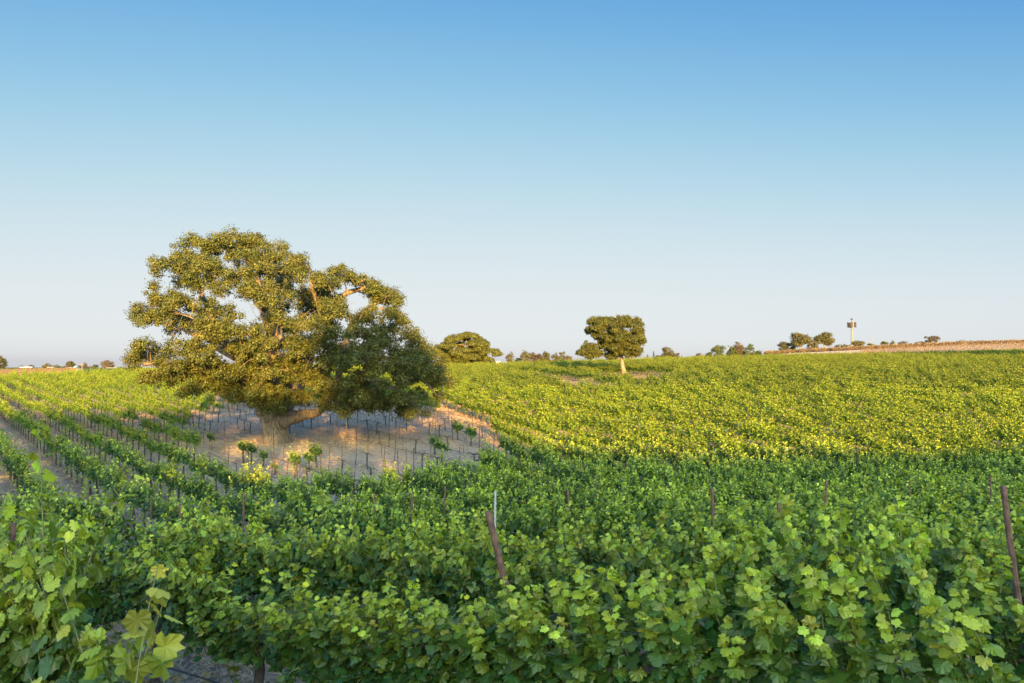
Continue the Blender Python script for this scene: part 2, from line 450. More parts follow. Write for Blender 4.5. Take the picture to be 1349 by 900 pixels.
def place_leaves(tmpl, pos, nrm, tip, size, age, rg):
    tv, tf = tmpl
    n = len(pos)
    nrm = nrm / (np.linalg.norm(nrm, axis=1)[:, None] + 1e-9)
    tip = tip - (tip*nrm).sum(1)[:, None]*nrm
    tip /= np.linalg.norm(tip, axis=1)[:, None] + 1e-9
    sd = np.cross(tip, nrm)
    wob = 1 + rg.normal(0, .12, (n, len(tv), 1))
    zc = tv[None, :, 2:3] * rg.uniform(.1, 1.6, (n, 1, 1))
    v = pos[:, None] + size[:, None, None] * (tv[None, :, 0:1]*sd[:, None]*wob + tv[None, :, 1:2]*tip[:, None]*wob + zc*nrm[:, None])
    f = (tf[None] + (np.arange(n)*len(tv))[:, None, None]).reshape(-1, 3)
    return v.reshape(-1, 3), f, np.repeat(age, len(tv))

def vine_shoots(rg, n_up, n_hang, length=1.0, lean=0.0, half=1.0):
    """shoot curves of one vine: x along the row, y across it, z up; the vine stands at the origin"""
    out = []
    for k in range(n_up + n_hang):
        bx = rg.uniform(-half, half)
        hang = k >= n_up
        sgn = rg.choice([-1, 1])
        L = length * (rg.uniform(.55, 1.05) if not hang else rg.uniform(.6, .95))
        if rg.random() < .22 and not hang: L *= 1.45
        spread = rg.uniform(.0, .42)*sgn*rg.choice([.45, 1.0]) if not hang else rg.uniform(.30, .55)*sgn
        up = 1.0 if not hang else rg.uniform(.35, .6)
        droop = rg.uniform(.15, .6) if not hang else rg.uniform(.9, 1.6)
        t = np.linspace(0, 1, 9)
        z = .90 + L*up*t - droop*L*t**2.4*(.55 if not hang else 1)
        y = spread*t*L*1.1 + rg.uniform(-.1, .1)*t**2
        x = bx + (rg.uniform(-.28, .28) + lean)*t*L
        out.append(np.stack([x, y, z], 1))
    return out

def vine_foliage(name, seed, tmpl, n_up, n_hang, per, size, mat, lean=0.0, half=1.0, length=1.0, canes=False, hang_hi=1.0):
    rg = np.random.default_rng(seed)
    P, Nn, T, S, A = [], [], [], [], []
    shoots = vine_shoots(rg, n_up, n_hang, length, lean, half)
    cm = MB()
    for sh in shoots:
        tt = np.linspace(.04, 1, per) + rg.normal(0, .012, per)
        tt = np.clip(tt, 0, 1)
        p = np.stack([np.interp(tt, np.linspace(0, 1, 9), sh[:, i]) for i in range(3)], 1)
        ang = np.arange(per)*math.pi + rg.normal(0, .7, per) + rg.uniform(0, 6.28)
        side = np.stack([np.cos(ang), np.sin(ang), rg.normal(0, .35, per)], 1)
        pos = p + side * (.10*(1 - .6*tt))[:, None] * size/.14
        outw = np.stack([np.zeros(per), np.sign(p[:, 1] + side[:, 1]*.1)*np.ones(per), np.zeros(per)], 1)
        nrm = outw*rg.uniform(.2, .95, (per, 1)) + np.array([0, 0, 1.0])*rg.uniform(.25, .9, (per, 1)) + rg.normal(0, .38, (per, 3))
        tip = side*.7 + outw*.5 + np.array([0, 0, -.75]) + rg.normal(0, .35, (per, 3))
        young = np.clip((tt - .62)/.38, 0, 1)
        P.append(pos); Nn.append(nrm); T.append(tip)
        S.append(size*(1.08 - .55*tt**2.5)*rg.uniform(.72, 1.15, per))
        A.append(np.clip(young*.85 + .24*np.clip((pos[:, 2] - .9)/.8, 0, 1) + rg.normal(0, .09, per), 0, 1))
        if canes: cm.tube(sh, np.linspace(.006, .0025, 9), 4, False)
    v, f, a = place_leaves(tmpl, np.vstack(P), np.vstack(Nn), np.vstack(T), np.concatenate(S), np.concatenate(A), rg)
    fol = make_mesh(name, v, [f], mat, False, {'age': a})
    return (fol, cm.mesh('cane', M_cane, True)) if canes else (fol, None)

def vine_trunk(seed, arms=.85, sides=7):
    rg = np.random.default_rng(seed)
    m = MB()
    z = np.linspace(-.12, .9, 8)
    w = np.cumsum(rg.normal(0, .012, (8, 2)), 0)
    m.tube(np.column_stack([w, z]), np.linspace(.052, .036, 8)*rg.uniform(.9, 1.15, 8), sides)
    for s in (-1, 1):
        x = np.linspace(0, arms, 6)*s
        m.tube(np.column_stack([w[-1, 0] + x, w[-1, 1] + rg.normal(0, .012, 6), .88 + .05*np.sin(np.linspace(0, 3, 6)) + rg.normal(0, .008, 6)]), np.linspace(.032, .016, 6), sides - 1)
    return m.mesh('trunk', M_vinewood, True)

T_HI, T_MID, T_LO = leaf_template(OUT_HI), leaf_template(OUT_MID), leaf_template_lo()
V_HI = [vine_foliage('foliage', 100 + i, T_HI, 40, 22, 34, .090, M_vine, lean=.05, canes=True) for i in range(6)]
V_MID = [vine_foliage('foliage', 200 + i, T_MID, 30, 13, 22, .105, M_vine, lean=.10) for i in range(6)]
V_LO = [vine_foliage('foliage', 300 + i, T_LO, 24, 9, 18, .128, M_vine_far, lean=.3, half=.84)[0] for i in range(5)]
V_YOUNG = [vine_foliage('foliage', 450 + i, T_MID, 26, 8, 18, .112, M_vine, length=.72, half=.88) for i in range(4)]
V_YLO = [vine_foliage('foliage', 470 + i, T_LO, 24, 8, 13, .135, M_vine_far, length=.78, half=.88)[0] for i in range(3)]
V_THIN = [vine_foliage('foliage', 480 + i, T_HI, 34, 3, 32, .090, M_vine, lean=.05, canes=True) for i in range(2)]
V_TINY = [vine_foliage('foliage', 400 + i, T_MID, 18, 11, 13, .105, M_vine, half=.5, length=.6) for i in range(3)]
V_YEL = vine_foliage('foliage', 500, T_HI, 9, 2, 16, .13, M_vine_yellow, half=.35, length=.8, canes=True)
TRUNKS = [vine_trunk(600 + i) for i in range(4)]

# vines stand in rows; the bare plot round the big oak, its fringe, the small oak's clearing and a dirt track stay free
BARE = np.array([at(*p) for p in ((236, 566), (268, 618), (325, 655), (400, 672), (470, 671), (540, 662), (612, 645), (662, 612), (645, 574), (600, 553), (520, 543), (430, 540), (350, 538), (300, 545))])
SMALL_OAK = np.array([(822 - 674.5)/1059*132, 132.0])

# three blocks: A crosses the foreground, B runs up the left side, C climbs the right hand slope
def block(angle, p0, kmax):
    a = R(angle); d = np.array([-math.sin(a), math.cos(a)]); n = np.array([math.cos(a), math.sin(a)])
    KK, SS = np.meshgrid(np.arange(-kmax, kmax), np.arange(-330, 330, STEP), indexing='ij')
    so = SS + rng.uniform(-.25, .25, KK.shape) + (KK*.37 % 1)*STEP
    ko = p0 + ROW*KK
    return (ko*n[0] + so*d[0]).ravel(), (ko*n[1] + so*d[1]).ravel(), KK.ravel(), np.full(KK.size, a)
AA = R(55)
NA = np.array([math.cos(AA), math.sin(AA)]); DA = np.array([-math.sin(AA), math.cos(AA)])
PA0 = 4.6
XA, YA, KA, RA_ = block(55, PA0, 12)
XB, YB, KB, RB_ = block(36, P0, 130)
XC, YC, KC, RC_ = block(19, .4, 130)
pa = XA*NA[0] + YA*NA[1]
inC = lambda x, y: (y > 40) & (x > -.085*y)
oA = (pa > PA0 - 1) & (pa < PA0 + 2*ROW + .5)
pb = XB*NA[0] + YB*NA[1]; oB = (pb > PA0 + 3*ROW - 1.0) & ~inC(XB, YB)
oC = inC(XC, YC)
X = np.concatenate([XA[oA], XB[oB], XC[oC]]); Y = np.concatenate([YA[oA], YB[oB], YC[oC]])
K = np.concatenate([KA[oA] + 1, KB[oB], KC[oC]]); ANGLE = np.concatenate([RA_[oA], RB_[oB], RC_[oC]]); BLK = np.concatenate([np.zeros(oA.sum()), np.ones(oB.sum()), np.full(oC.sum(), 2)]).astype(int)
deg = np.degrees(np.arctan2(X, np.maximum(Y, .01)))
lim = np.interp(deg, [-33, -17, -4, 8, 20, 33], [157, 190, 215, 215, 228, 222])
ok = (Y > 1.0) & (Y < lim) & (np.abs(X) < .66*Y + 1.4) & (np.hypot(X, Y) > 1.9)
ok &= ~inside(BARE, X, Y)
ok &= ~((((X - SMALL_OAK[0] - .5)/6.0)**2 + ((Y - 123.5)/11)**2) < 1)
A1, A2 = np.array(at(672, 495)), np.array(at(800, 519))
tl = np.linalg.norm(A2 - A1); td = (A2 - A1)/tl
sx = (X - A1[0])*td[0] + (Y - A1[1])*td[1]; sy = -(X - A1[0])*td[1] + (Y - A1[1])*td[0]
ok &= ~((sx > 0) & (sx < tl) & (np.abs(sy) < 2.6))
X, Y, K, ANGLE, BLK = X[ok], Y[ok], K[ok], ANGLE[ok], BLK[ok]
Z = H(X, Y)
order = np.argsort(np.hypot(X, Y))
NEAR = order[:289]
FAR = order[289:]

ORD = ['first', 'second', 'third', 'fourth', 'fifth', 'sixth', 'seventh', 'eighth', 'ninth', 'tenth', 'eleventh', 'twelfth',
       'thirteenth', 'fourteenth', 'fifteenth', 'sixteenth', 'seventeenth', 'eighteenth', 'nineteenth', 'twentieth']

def slope_tilt(x, y, d):
    a = h1(x + d[0]*.8, y + d[1]*.8) - h1(x - d[0]*.8, y - d[1]*.8)
    return math.atan2(a, 1.6)

def vine(x, y, fol, trunk, label, group, flip=False, scale=1.0, sc_z=1.0, cane=None, stretch=1.0, ang=RA):
    d_ = np.array([-math.sin(ang), math.cos(ang)])
    rz = math.atan2(d_[1], d_[0]) + (math.pi if flip else 0)
    e = empty('grape_vine', (x, y, h1(x, y)), rz)
    e.rotation_euler = (0, -slope_tilt(x, y, d_)*(-1 if flip else 1), rz)
    tag(e, label, 'grape vine', group)
    t = link(bpy.data.objects.new('trunk', trunk), e)
    o = link(bpy.data.objects.new('foliage', fol), e); o.scale = (scale*stretch, scale, scale*sc_z)
    if cane is not None:
        c = link(bpy.data.objects.new('cane', cane), e); c.scale = o.scale
    return e

def side_of(x, y):
    u = x / y
    if u < -.36: return 'at the left of the photo'
    if u < -.10: return 'left of the middle'
    if u < .14: return 'in the middle of the photo'
    if u < .38: return 'right of the middle'
    return 'at the right of the photo'

for n, q in enumerate((4.35, 5.2, 6.2, 7.3)):
    x, y = 2.0*NA + q*DA
    fol, cane = V_HI[n % 6]
    vine(x, y, fol, TRUNKS[n % 4], 'big leafed grapevine of the nearest row, in the lower left corner', 'grapevines of the nearest row', bool(n % 2), 1.0, 1.06 + .07*n, cane, 1.0, AA)
for n in range(5):
    x, y = 1.75*NA + (2.3 - 1.75*n)*DA
    fol, cane = V_HI[(n + 2) % 6]
    vine(x, y - .25, fol, TRUNKS[n % 4], 'low grapevine of the nearest row, just below the lower picture edge', 'grapevines of the nearest row', bool(n % 2), .95, .70, cane, 1.0, AA)
for n, i in enumerate(NEAR):
    x, y, k = X[i], Y[i], int(K[i])
    d = math.hypot(x, y)
    where = side_of(x, y)
    if BLK[i] == 0: lab = 'shaded grapevine in the %s row from the camera, %s' % (ORD[max(1, min(19, k))], where)
    elif d < 24: lab = 'shaded grapevine of the dense rows behind the nearest three, %s' % where
    elif where.endswith('left of the photo'): lab = 'small grapevine of the narrow separate rows at the left of the photo'
    else: lab = 'distant grapevine in the shade before the sunlit slope, %s' % where
    hi = d < 13
    pool = V_HI if hi else (V_YOUNG if x/y < -.34 and y > 19 else V_MID)
    szv = rng.uniform(.86, 1.16)
    if BLK[i] == 0: szv = szv - .17 if k == 1 else szv - .07
    if BLK[i] == 0 and k == 1 and -1.9 < x < .8: szv = min(szv, .76)
    if BLK[i] == 0 and k == 1 and -4.1 < x < -1.9: pool = V_THIN
    fol, cane = pool[int(rng.integers(len(pool)))]
    vine(x, y, fol, TRUNKS[int(rng.integers(4))], lab, 'grapevines in the shaded foreground rows', bool(rng.integers(2)),
         rng.uniform(.95, 1.06), szv, cane, 1.0, float(ANGLE[i]))

# the rest of the vineyard: far more vines than one could count, as one object
def scatter(name, pts, rot, scl, sources, kind='stuff', pick=None):
    me = bpy.data.meshes.new(name)
    me.vertices.add(len(pts)); me.vertices.foreach_set('co', np.ascontiguousarray(pts, np.float32).ravel())
    a = me.attributes.new('rot', 'FLOAT_VECTOR', 'POINT'); a.data.foreach_set('vector', np.ascontiguousarray(rot, np.float32).ravel())
    a = me.attributes.new('scl', 'FLOAT_VECTOR', 'POINT'); a.data.foreach_set('vector', np.ascontiguousarray(scl, np.float32).ravel())
    a = me.attributes.new('pick', 'INT', 'POINT'); a.data.foreach_set('value', (rng.integers(0, len(sources), len(pts)) if pick is None else pick).astype(np.int32))
    o = link(bpy.data.objects.new(name, me)); o['kind'] = kind
    ng = bpy.data.node_groups.new(name, 'GeometryNodeTree')
    ng.interface.new_socket('Geometry', in_out='INPUT', socket_type='NodeSocketGeometry')
    ng.interface.new_socket('Geometry', in_out='OUTPUT', socket_type='NodeSocketGeometry')
    gi = ng.nodes.new('NodeGroupInput'); go = ng.nodes.new('NodeGroupOutput')
    iop = ng.nodes.new('GeometryNodeInstanceOnPoints'); jn = ng.nodes.new('GeometryNodeJoinGeometry')
    for src in reversed(sources):
        so = bpy.data.objects.new('source', src)
        oi = ng.nodes.new('GeometryNodeObjectInfo'); oi.inputs['Object'].default_value = so
        oi.inputs['As Instance'].default_value = True
        ng.links.new(oi.outputs['Geometry'], jn.inputs[0])
    def na(nm, ty):
        x = ng.nodes.new('GeometryNodeInputNamedAttribute'); x.data_type = ty; x.inputs['Name'].default_value = nm
        return x.outputs['Attribute']
    ng.links.new(gi.outputs[0], iop.inputs['Points']); ng.links.new(jn.outputs[0], iop.inputs['Instance'])
    iop.inputs['Pick Instance'].default_value = True
    ng.links.new(na('pick', 'INT'), iop.inputs['Instance Index'])
    ng.links.new(na('rot', 'FLOAT_VECTOR'), iop.inputs['Rotation']); ng.links.new(na('scl', 'FLOAT_VECTOR'), iop.inputs['Scale'])
    ng.links.new(iop.outputs[0], go.inputs[0])
    md = o.modifiers.new('scatter', 'NODES'); md.node_group = ng
    return o

def vine_lo_mesh(fol, trunk, leaf=None):
    """foliage and trunk of a distant vine in one mesh"""
    nv, nt_ = len(fol.vertices), len(trunk.vertices)
    v = np.empty((nv + nt_)*3, np.float32)
    fol.vertices.foreach_get('co', v[:nv*3]); tv = np.empty(nt_*3, np.float32); trunk.vertices.foreach_get('co', tv); v[nv*3:] = tv
    fl = np.array([p.vertices[:] for p in fol.polygons])
    tq = np.array([p.vertices[:] for p in trunk.polygons if len(p.vertices) == 4]) + nv
    age = np.empty(nv, np.float32); fol.attributes['age'].data.foreach_get('value', age)
    return make_mesh('distant_vine', v.reshape(-1, 3), [fl, tq], [leaf or M_vine_far, M_vinewood], True,
                     {'age': np.concatenate([age, np.zeros(nt_)])}, np.concatenate([np.zeros(len(fl)), np.ones(len(tq))]))
T_SIMPLE = vine_trunk(650, .85, 4)
LO = [vine_lo_mesh(f, T_SIMPLE) for f in V_LO + V_YLO]
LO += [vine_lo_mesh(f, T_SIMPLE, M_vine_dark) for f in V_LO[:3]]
fx, fy, fz = X[FAR], Y[FAR], Z[FAR]
fa = ANGLE[FAR]
keep = rng.random(len(fx)) > .012
fx, fy, fz, fa = fx[keep], fy[keep], fz[keep], fa[keep]
nf = len(fx)
fd0, fd1 = -np.sin(fa), np.cos(fa)
dz = (H(fx + fd0*.8, fy + fd1*.8) - H(fx - fd0*.8, fy - fd1*.8)) / 1.6
flip = np.zeros(nf, int)
rz = np.arctan2(fd1, fd0) + flip*math.pi
rot = np.stack([np.zeros(nf), -np.arctan(dz)*np.where(flip == 1, -1, 1), rz], 1)
s = rng.uniform(.88, 1.12, nf)
scl = np.stack([s, s*rng.uniform(.8, 1.0, nf)*np.where(BLK[FAR][keep] == 2, 1.6, 1.05), s*rng.uniform(.82, 1.16, nf)], 1)
tag(scatter('vineyard', np.stack([fx, fy, fz], 1), rot, scl, LO, 'stuff', np.where((fx/fy < -.30) & (fy < 100), 5 + rng.integers(0, 3, nf), np.where((BLK[FAR][keep] == 2) & (fy + rng.normal(0, 6, nf) > 92 - .1*fx), 8 + rng.integers(0, 3, nf), rng.integers(0, 5, nf)))), 'rows of sunlit yellow green vines covering the far slope', 'vines')
print('vines near', len(NEAR), 'far', nf)

# the yellowing vine in the lower left corner
yv = vine(-1.52, 3.0, V_YEL[0], TRUNKS[1], 'small grapevine with yellow leaves in the lower left corner', None, sc_z=1.0, cane=V_YEL[1], ang=AA)

# ------------------------------------------------------------------ posts, wires, stakes
def make_post(h, r, mat):
    m = MB()
    z = np.array([-.35, 0, .4*h, .8*h, h - .012, h])
    m.tube(np.column_stack([np.array([0, 0, .004, -.004, .002, .002]), np.zeros(6), z]), np.array([r*1.05, r*1.05, r, r*.97, r*.95, r*.8]), 8)
    return m.mesh('post', mat)
POST_M = {k: make_post(2.15, r, m) for k, r, m in (('wood', .030, M_post), ('steel', .022, M_post), ('pale', .024, M_greypost))}
def post(px, py, depth, kind, tx, label):
    """post whose top is seen at (px, py), standing depth metres away"""
    x, z = ray(px, py, depth)
    g = h1(x, depth)
    L = 2.15; hgt = max(1.6, z - g)
    o = bpy.data.objects.new('trellis_post', POST_M[kind])
    tilt = R(tx)
    o.location = (x - math.sin(tilt)*hgt, depth, g)
    o.rotation_euler = (R(rng.uniform(-3, 3)), tilt, 0)
    o.scale = (1, 1, hgt/L/math.cos(tilt))
    link(o)
    return tag(o, label, 'vineyard post', 'trellis posts above the shaded vines')
post(645, 671, 7.0, 'wood', -14, 'thick leaning reddish post in the middle foreground, largest of the posts')
post(1326, 641, 7.6, 'wood', -6, 'thick dark post sticking out of the vines at the right edge')
post(1025, 662, 10.5, 'wood', -6, 'dark leaning post right of the middle, below the sunlit edge')
post(936, 641, 14.5, 'wood', -3, 'reddish upright post between the dark leaning post and the middle')
post(748, 646, 16, 'steel', -5, 'thin brown post right of the big leaning post')
post(1087, 632, 17, 'wood', 2, 'short brown post high at the right, in front of the sunlit edge')
post(1307, 628, 19, 'steel', 0, 'small distant post left of the thick post at the right edge')
post(652.5, 647, 17, 'pale', 0, 'thin white stake behind the big leaning post')
post(494, 650, 19, 'wood', 0, 'short brown post left of the middle, nearer the left of the pair')
post(543, 650, 19, 'wood', 0, 'short brown post left of the middle, right one of the pair')
post(464, 640, 23, 'steel', 0, 'small brown post left of the pair of short posts')
post(586, 641, 22, 'steel', 1, 'small thin post between the pair of short posts and the white stake')
post(322, 649, 21, 'wood', 1, 'brown post left of centre below the oak trunk')
post(239, 663, 17.5, 'wood', -4, 'leaning grey brown post in the vines at the left')
post(117, 652, 20, 'steel', 0, 'thin brown post at the left below the row ends')
post(200, 652, 22, 'steel', 0, 'thin small post just left of the leaning grey brown post')
post(785, 634, 24, 'steel', 1, 'tiny post near the sunlit edge right of the thin brown post')
post(1200, 634, 22, 'steel', 0, 'tiny post near the sunlit edge at the right')
post(1060, 598, 48, 'steel', 0, 'tiny post among the sunlit vines near the shadow edge')
post(26, 686, 6.2, 'steel', 2, 'dark post inside the leaves at the left edge')

def row_wire(k, s0, s1, hz, r, mat, label, name='trellis_wire', group=None, sag=.02, n=60, near=False):
    s_ = np.linspace(s0, s1, n)
    p = P0 + ROW*k
    x, y = p*NV[0] + s_*DV[0], p*NV[1] + s_*DV[1]
    if near:
        p = PA0 + ROW*(k - 1)
        x, y = p*NA[0] + s_*DA[0], p*NA[1] + s_*DA[1]
    m = MB(); m.tube(np.column_stack([x, y, H(x, y) + hz - sag*np.abs(np.sin(s_*.9))]), r, 5)
    return tag(m.build(name, mat), label, 'wire' if 'wire' in name else 'drip hose', group)
for k, (a, b_) in {1: (-4, 12), 2: (-8, 14), 3: (-9, 16)}.items():
    for hz in (1.16,):
        row_wire(k, a, b_, hz, .0022, M_wire, 'thin steel trellis wire along the %s row from the camera' % ORD[k], group='trellis wires of the near rows', near=True)
for k in (1, 2):
    row_wire(k, -4, 12, .42, .009, M_hose, 'black drip hose low along the %s row from the camera' % ORD[k], 'drip_hose', 'drip hoses under the vines', near=True)

OAK = np.array([-16.3, 57.0])
def stake_mesh(h, r):
    m = MB(); m.tube([(0, 0, -.2), (0, 0, h*.5), (.004, 0, h)], r, 5); return m.mesh('stake', M_stake)
STAKE = [stake_mesh(1.45, .022), stake_mesh(1.75, .026), stake_mesh(1.1, .018)]
STUB = [vine_trunk(700 + i, .7, 5) for i in range(3)]
bx0, by0 = BARE.min(0) - 1; bx1, by1 = BARE.max(0) + 1
n_st = 0
shrink = BARE.mean(0) + (BARE - BARE.mean(0))*.985
def zone_words(x, y):
    if y < OAK[1] - 3 and x < OAK[0] + 5: return 'in front of the big oak trunk'
    if x > OAK[0] + 2: return 'right of the big oak'
    return 'behind and left of the big oak'
for k in range(0, 40):
    srow = []
    for q in np.arange(-10, 110, STEP*.98):
        p = P0 + ROW*k
        x, y = p*NV[0] + q*DV[0], p*NV[1] + q*DV[1]
        if not inside(shrink, np.array([x]), np.array([y]))[0]: continue
        srow.append(q)
        if math.hypot(x - OAK[0], y - OAK[1]) < 4.2: continue
        front = x < OAK[0] + 5 and y < OAK[1] + 4
        if rng.random() < (.45 if front else .07): continue
        z = h1(x, y)
        x += rng.uniform(-.08, .08); y += rng.uniform(-.08, .08)
        if not front and rng.random() < .55:
            o = bpy.data.objects.new('bare_vine', STUB[int(rng.integers(3))])
            o.rotation_euler = (R(rng.uniform(-4, 4)), R(rng.uniform(-4, 4)), math.atan2(DV[1], DV[0]))
            tag(o, 'leafless vine with bare cordon arms on pale soil %s' % zone_words(x, y), 'bare vine', 'leafless vines in the bare plot')
        else:
            o = bpy.data.objects.new('vine_stake', STAKE[int(rng.integers(3))])
            o.rotation_euler = (R(rng.uniform(-4, 4)), R(rng.uniform(-4, 4)), 0)
            tag(o, 'thin dark stake in the pale soil %s' % zone_words(x, y), 'stake', 'stakes in the bare plot')
        o.location = (x, y, z); link(o); n_st += 1
    if len(srow) > 4:
        mid = (P0 + ROW*k)*NV + .5*(srow[0] + srow[-1])*DV
        if (P0 + ROW*k) > OAK @ NV + 1.5 or (P0 + ROW*k) < OAK @ NV - 4:
            row_wire(k, srow[0], srow[-1], .84, .013, M_hose, 'dark hose strung along stakes %s' % zone_words(*mid), 'drip_hose', 'hoses strung along the bare rows', .03)
print('stakes', n_st)

# small single vines on the fringe of the bare plot
for n, (px, py, sc, w) in enumerate(((320, 611, .9, 'left of a close pair below the oak trunk'), (331, 612, .85, 'right of a close pair below the oak trunk'),
        (347, 617, .7, 'just right of the close pair below the oak'), (277, 592, .75, 'alone on the pale soil left of the oak trunk'), (362, 626, .45, 'tiniest, on the pale soil below the oak trunk'),
        (388, 630, .95, 'beside the bright sunlit patch below the oak'), (407, 622, .75, 'right of the bright sunlit patch below the oak'), (416, 618, .95, 'second right of the bright sunlit patch below the oak'),
        (572, 600, .8, 'alone at the right end of the bare plot'), (582, 610, .9, 'at the right end of the bare plot, nearer the camera'), (603, 580, .9, 'under the right edge of the oak crown'), (620, 588, .9, 'at the far right corner of the bare plot'))):
    x, y = at(px, py)
    vine(x, y, V_TINY[n % 3][0], TRUNKS[n % 4], 'young bushy vine ' + w, 'young vines round the bare plot', scale=sc*1.35, sc_z=.8)

# ------------------------------------------------------------------ trees
def poly_dist(poly, x, z):
    d = np.full(x.shape, 1e9)
    for (x1, z1), (x2, z2) in zip(poly, np.roll(poly, -1, 0)):
        ex, ez = x2 - x1, z2 - z1
        t = np.clip(((x - x1)*ex + (z - z1)*ez)/(ex*ex + ez*ez + 1e-9), 0, 1)
        d = np.minimum(d, np.hypot(x - x1 - t*ex, z - z1 - t*ez))
    return d

def clumps_in(poly, rg, n, rmin, rmax, depth, holes=(), space=.8, shell=.55):
    """clump centres (x, y, z, r) filling the crown whose outline from the front is poly"""
    lo, hi = poly.min(0), poly.max(0)
    out = []
    for _ in range(n*60):
        if len(out) >= n: break
        x, z = rg.uniform(lo[0], hi[0]), rg.uniform(lo[1], hi[1])
        if not inside(poly, np.array([x]), np.array([z]))[0]: continue
        d = poly_dist(poly, np.array([x]), np.array([z]))[0]
        r = rg.uniform(rmin, rmax)
        if d < r*.62: 
            r = max(d/.62, rmin*.55)
            if d < rmin*.32: continue
        hd = depth*min(1.0, math.sqrt(max(d, .01)/(.55*depth)))
        y = hd*rg.choice([-1, 1])*rg.uniform(shell, 1.0)
        if rg.random() < .25: y = rg.uniform(-hd, hd)
        if any(math.hypot(x - hx, z - hz) < hr + r*.6 for hx, hz, hr in holes): continue
        if any((x - c[0])**2 + (y - c[1])**2 + (z - c[2])**2 < (space*(r + c[3])*.6)**2 for c in out): continue
        out.append((x, y, z, r))
    return out

def crown_mesh(cl, rg, per_area, size, mat, flat=.72):
    P, Nn, T, S, A = [], [], [], [], []
    for (x, y, z, r) in cl:
        n = max(14, int(per_area*r*r))
        d = rg.normal(size=(n, 3)); d /= np.linalg.norm(d, axis=1)[:, None]
        lob = 1 + .24*np.sin(d[:, 0]*5 + x*3) * np.sin(d[:, 1]*5 + z*2) + .16*np.sin(d[:, 2]*9 + y)
        rad = r*lob*np.clip(rg.normal(.85, .24, n), .2, 1.45)
        pos = np.array([x, y, z]) + d*rad[:, None]*np.array([1, 1, flat])
        P.append(pos)
        Nn.append(d*.8 + np.array([0, 0, .25]) + rg.normal(0, .36, (n, 3)))
        T.append(rg.normal(size=(n, 3)) + np.array([0, 0, -.3]))
        S.append(size*rg.uniform(.6, 1.35, n))
        A.append(np.clip(rg.normal(.45, .2, n) + rg.normal(0, .16), 0, 1))
    v, f, a = place_leaves(T_LO, np.vstack(P), np.vstack(Nn), np.vstack(T), np.concatenate(S), np.concatenate(A), rg)
    return make_mesh('crown', v, [f], mat, False, {'age': a})

def tufts(lobes, poly, rg, per, r0, r1, holes=()):
    """leafy tufts sitting on the lobes of a crown"""
    out = []
    for (x, y, z, r) in lobes:
        n = int(per*r**1.5)
        for _ in range(n):
            d = rg.normal(size=3); d[2] = abs(d[2])*.9 - .25; d /= np.linalg.norm(d)
            q = rg.uniform(.55, 1.02)
            tx, ty, tz = x + d[0]*r*q, y + d[1]*r*q, z + d[2]*r*q*.8
            tr = rg.uniform(r0, r1)
            if not inside(poly, np.array([tx]), np.array([tz]))[0]: continue
            if any(math.hypot(tx - hx, tz - hz) < hr + tr*.75 for hx, hz, hr in holes): continue
            out.append((tx, ty, tz, tr))
    return out

def curve(p0, p1, rg, bend=.12, n=7, up=.1):
    p0, p1 = np.asarray(p0, float), np.asarray(p1, float)
    t = np.linspace(0, 1, n)[:, None]
    L = np.linalg.norm(p1 - p0)
    off = rg.normal(0, bend*L, 3)
    return p0 + (p1 - p0)*t + np.sin(math.pi*t)*off*.6 + np.array([0, 0, up*L])*np.sin(math.pi*t) + rg.normal(0, .012*L, (n, 3))*np.sin(math.pi*t)

def branch_tree(m, rg, skeleton, cl, r_twig, frac=.8):
    """a branch from the nearest skeleton point to each clump"""
    pts = np.array([s_[0] for s_ in skeleton]); rads = np.array([s_[1] for s_ in skeleton])
    pts_l, rad_l = list(pts), list(rads)
    for c in sorted(cl, key=lambda c: np.min(np.linalg.norm(pts - np.array(c[:3]), axis=1))):
        if rg.random() > frac: continue
        tgt = np.array(c[:3])
        P = np.array(pts_l)
        dd = np.linalg.norm(P - tgt, axis=1) + np.where(P[:, 2] > tgt[2] + .5, 3.0, 0)
        i = int(np.argmin(dd))
        if dd[i] < .3: continue
        r0 = min(rad_l[i]*.7, r_twig + .022*dd[i])
        cv = curve(P[i], tgt, rg, .10, 7, .06)
        m.tube(cv, np.linspace(r0, max(.012, r0*.3), 7), 5, False)
        for j in (3, 5):
            pts_l.append(cv[j]); rad_l.append(r0*(1 - .1*j))
        for _ in range(3):          # twigs inside the clump
            e = tgt + rg.normal(0, .6*c[3], 3)
            m.tube(curve(cv[5], e, rg, .1, 4), np.linspace(r0*.4, .01, 4), 4, False)

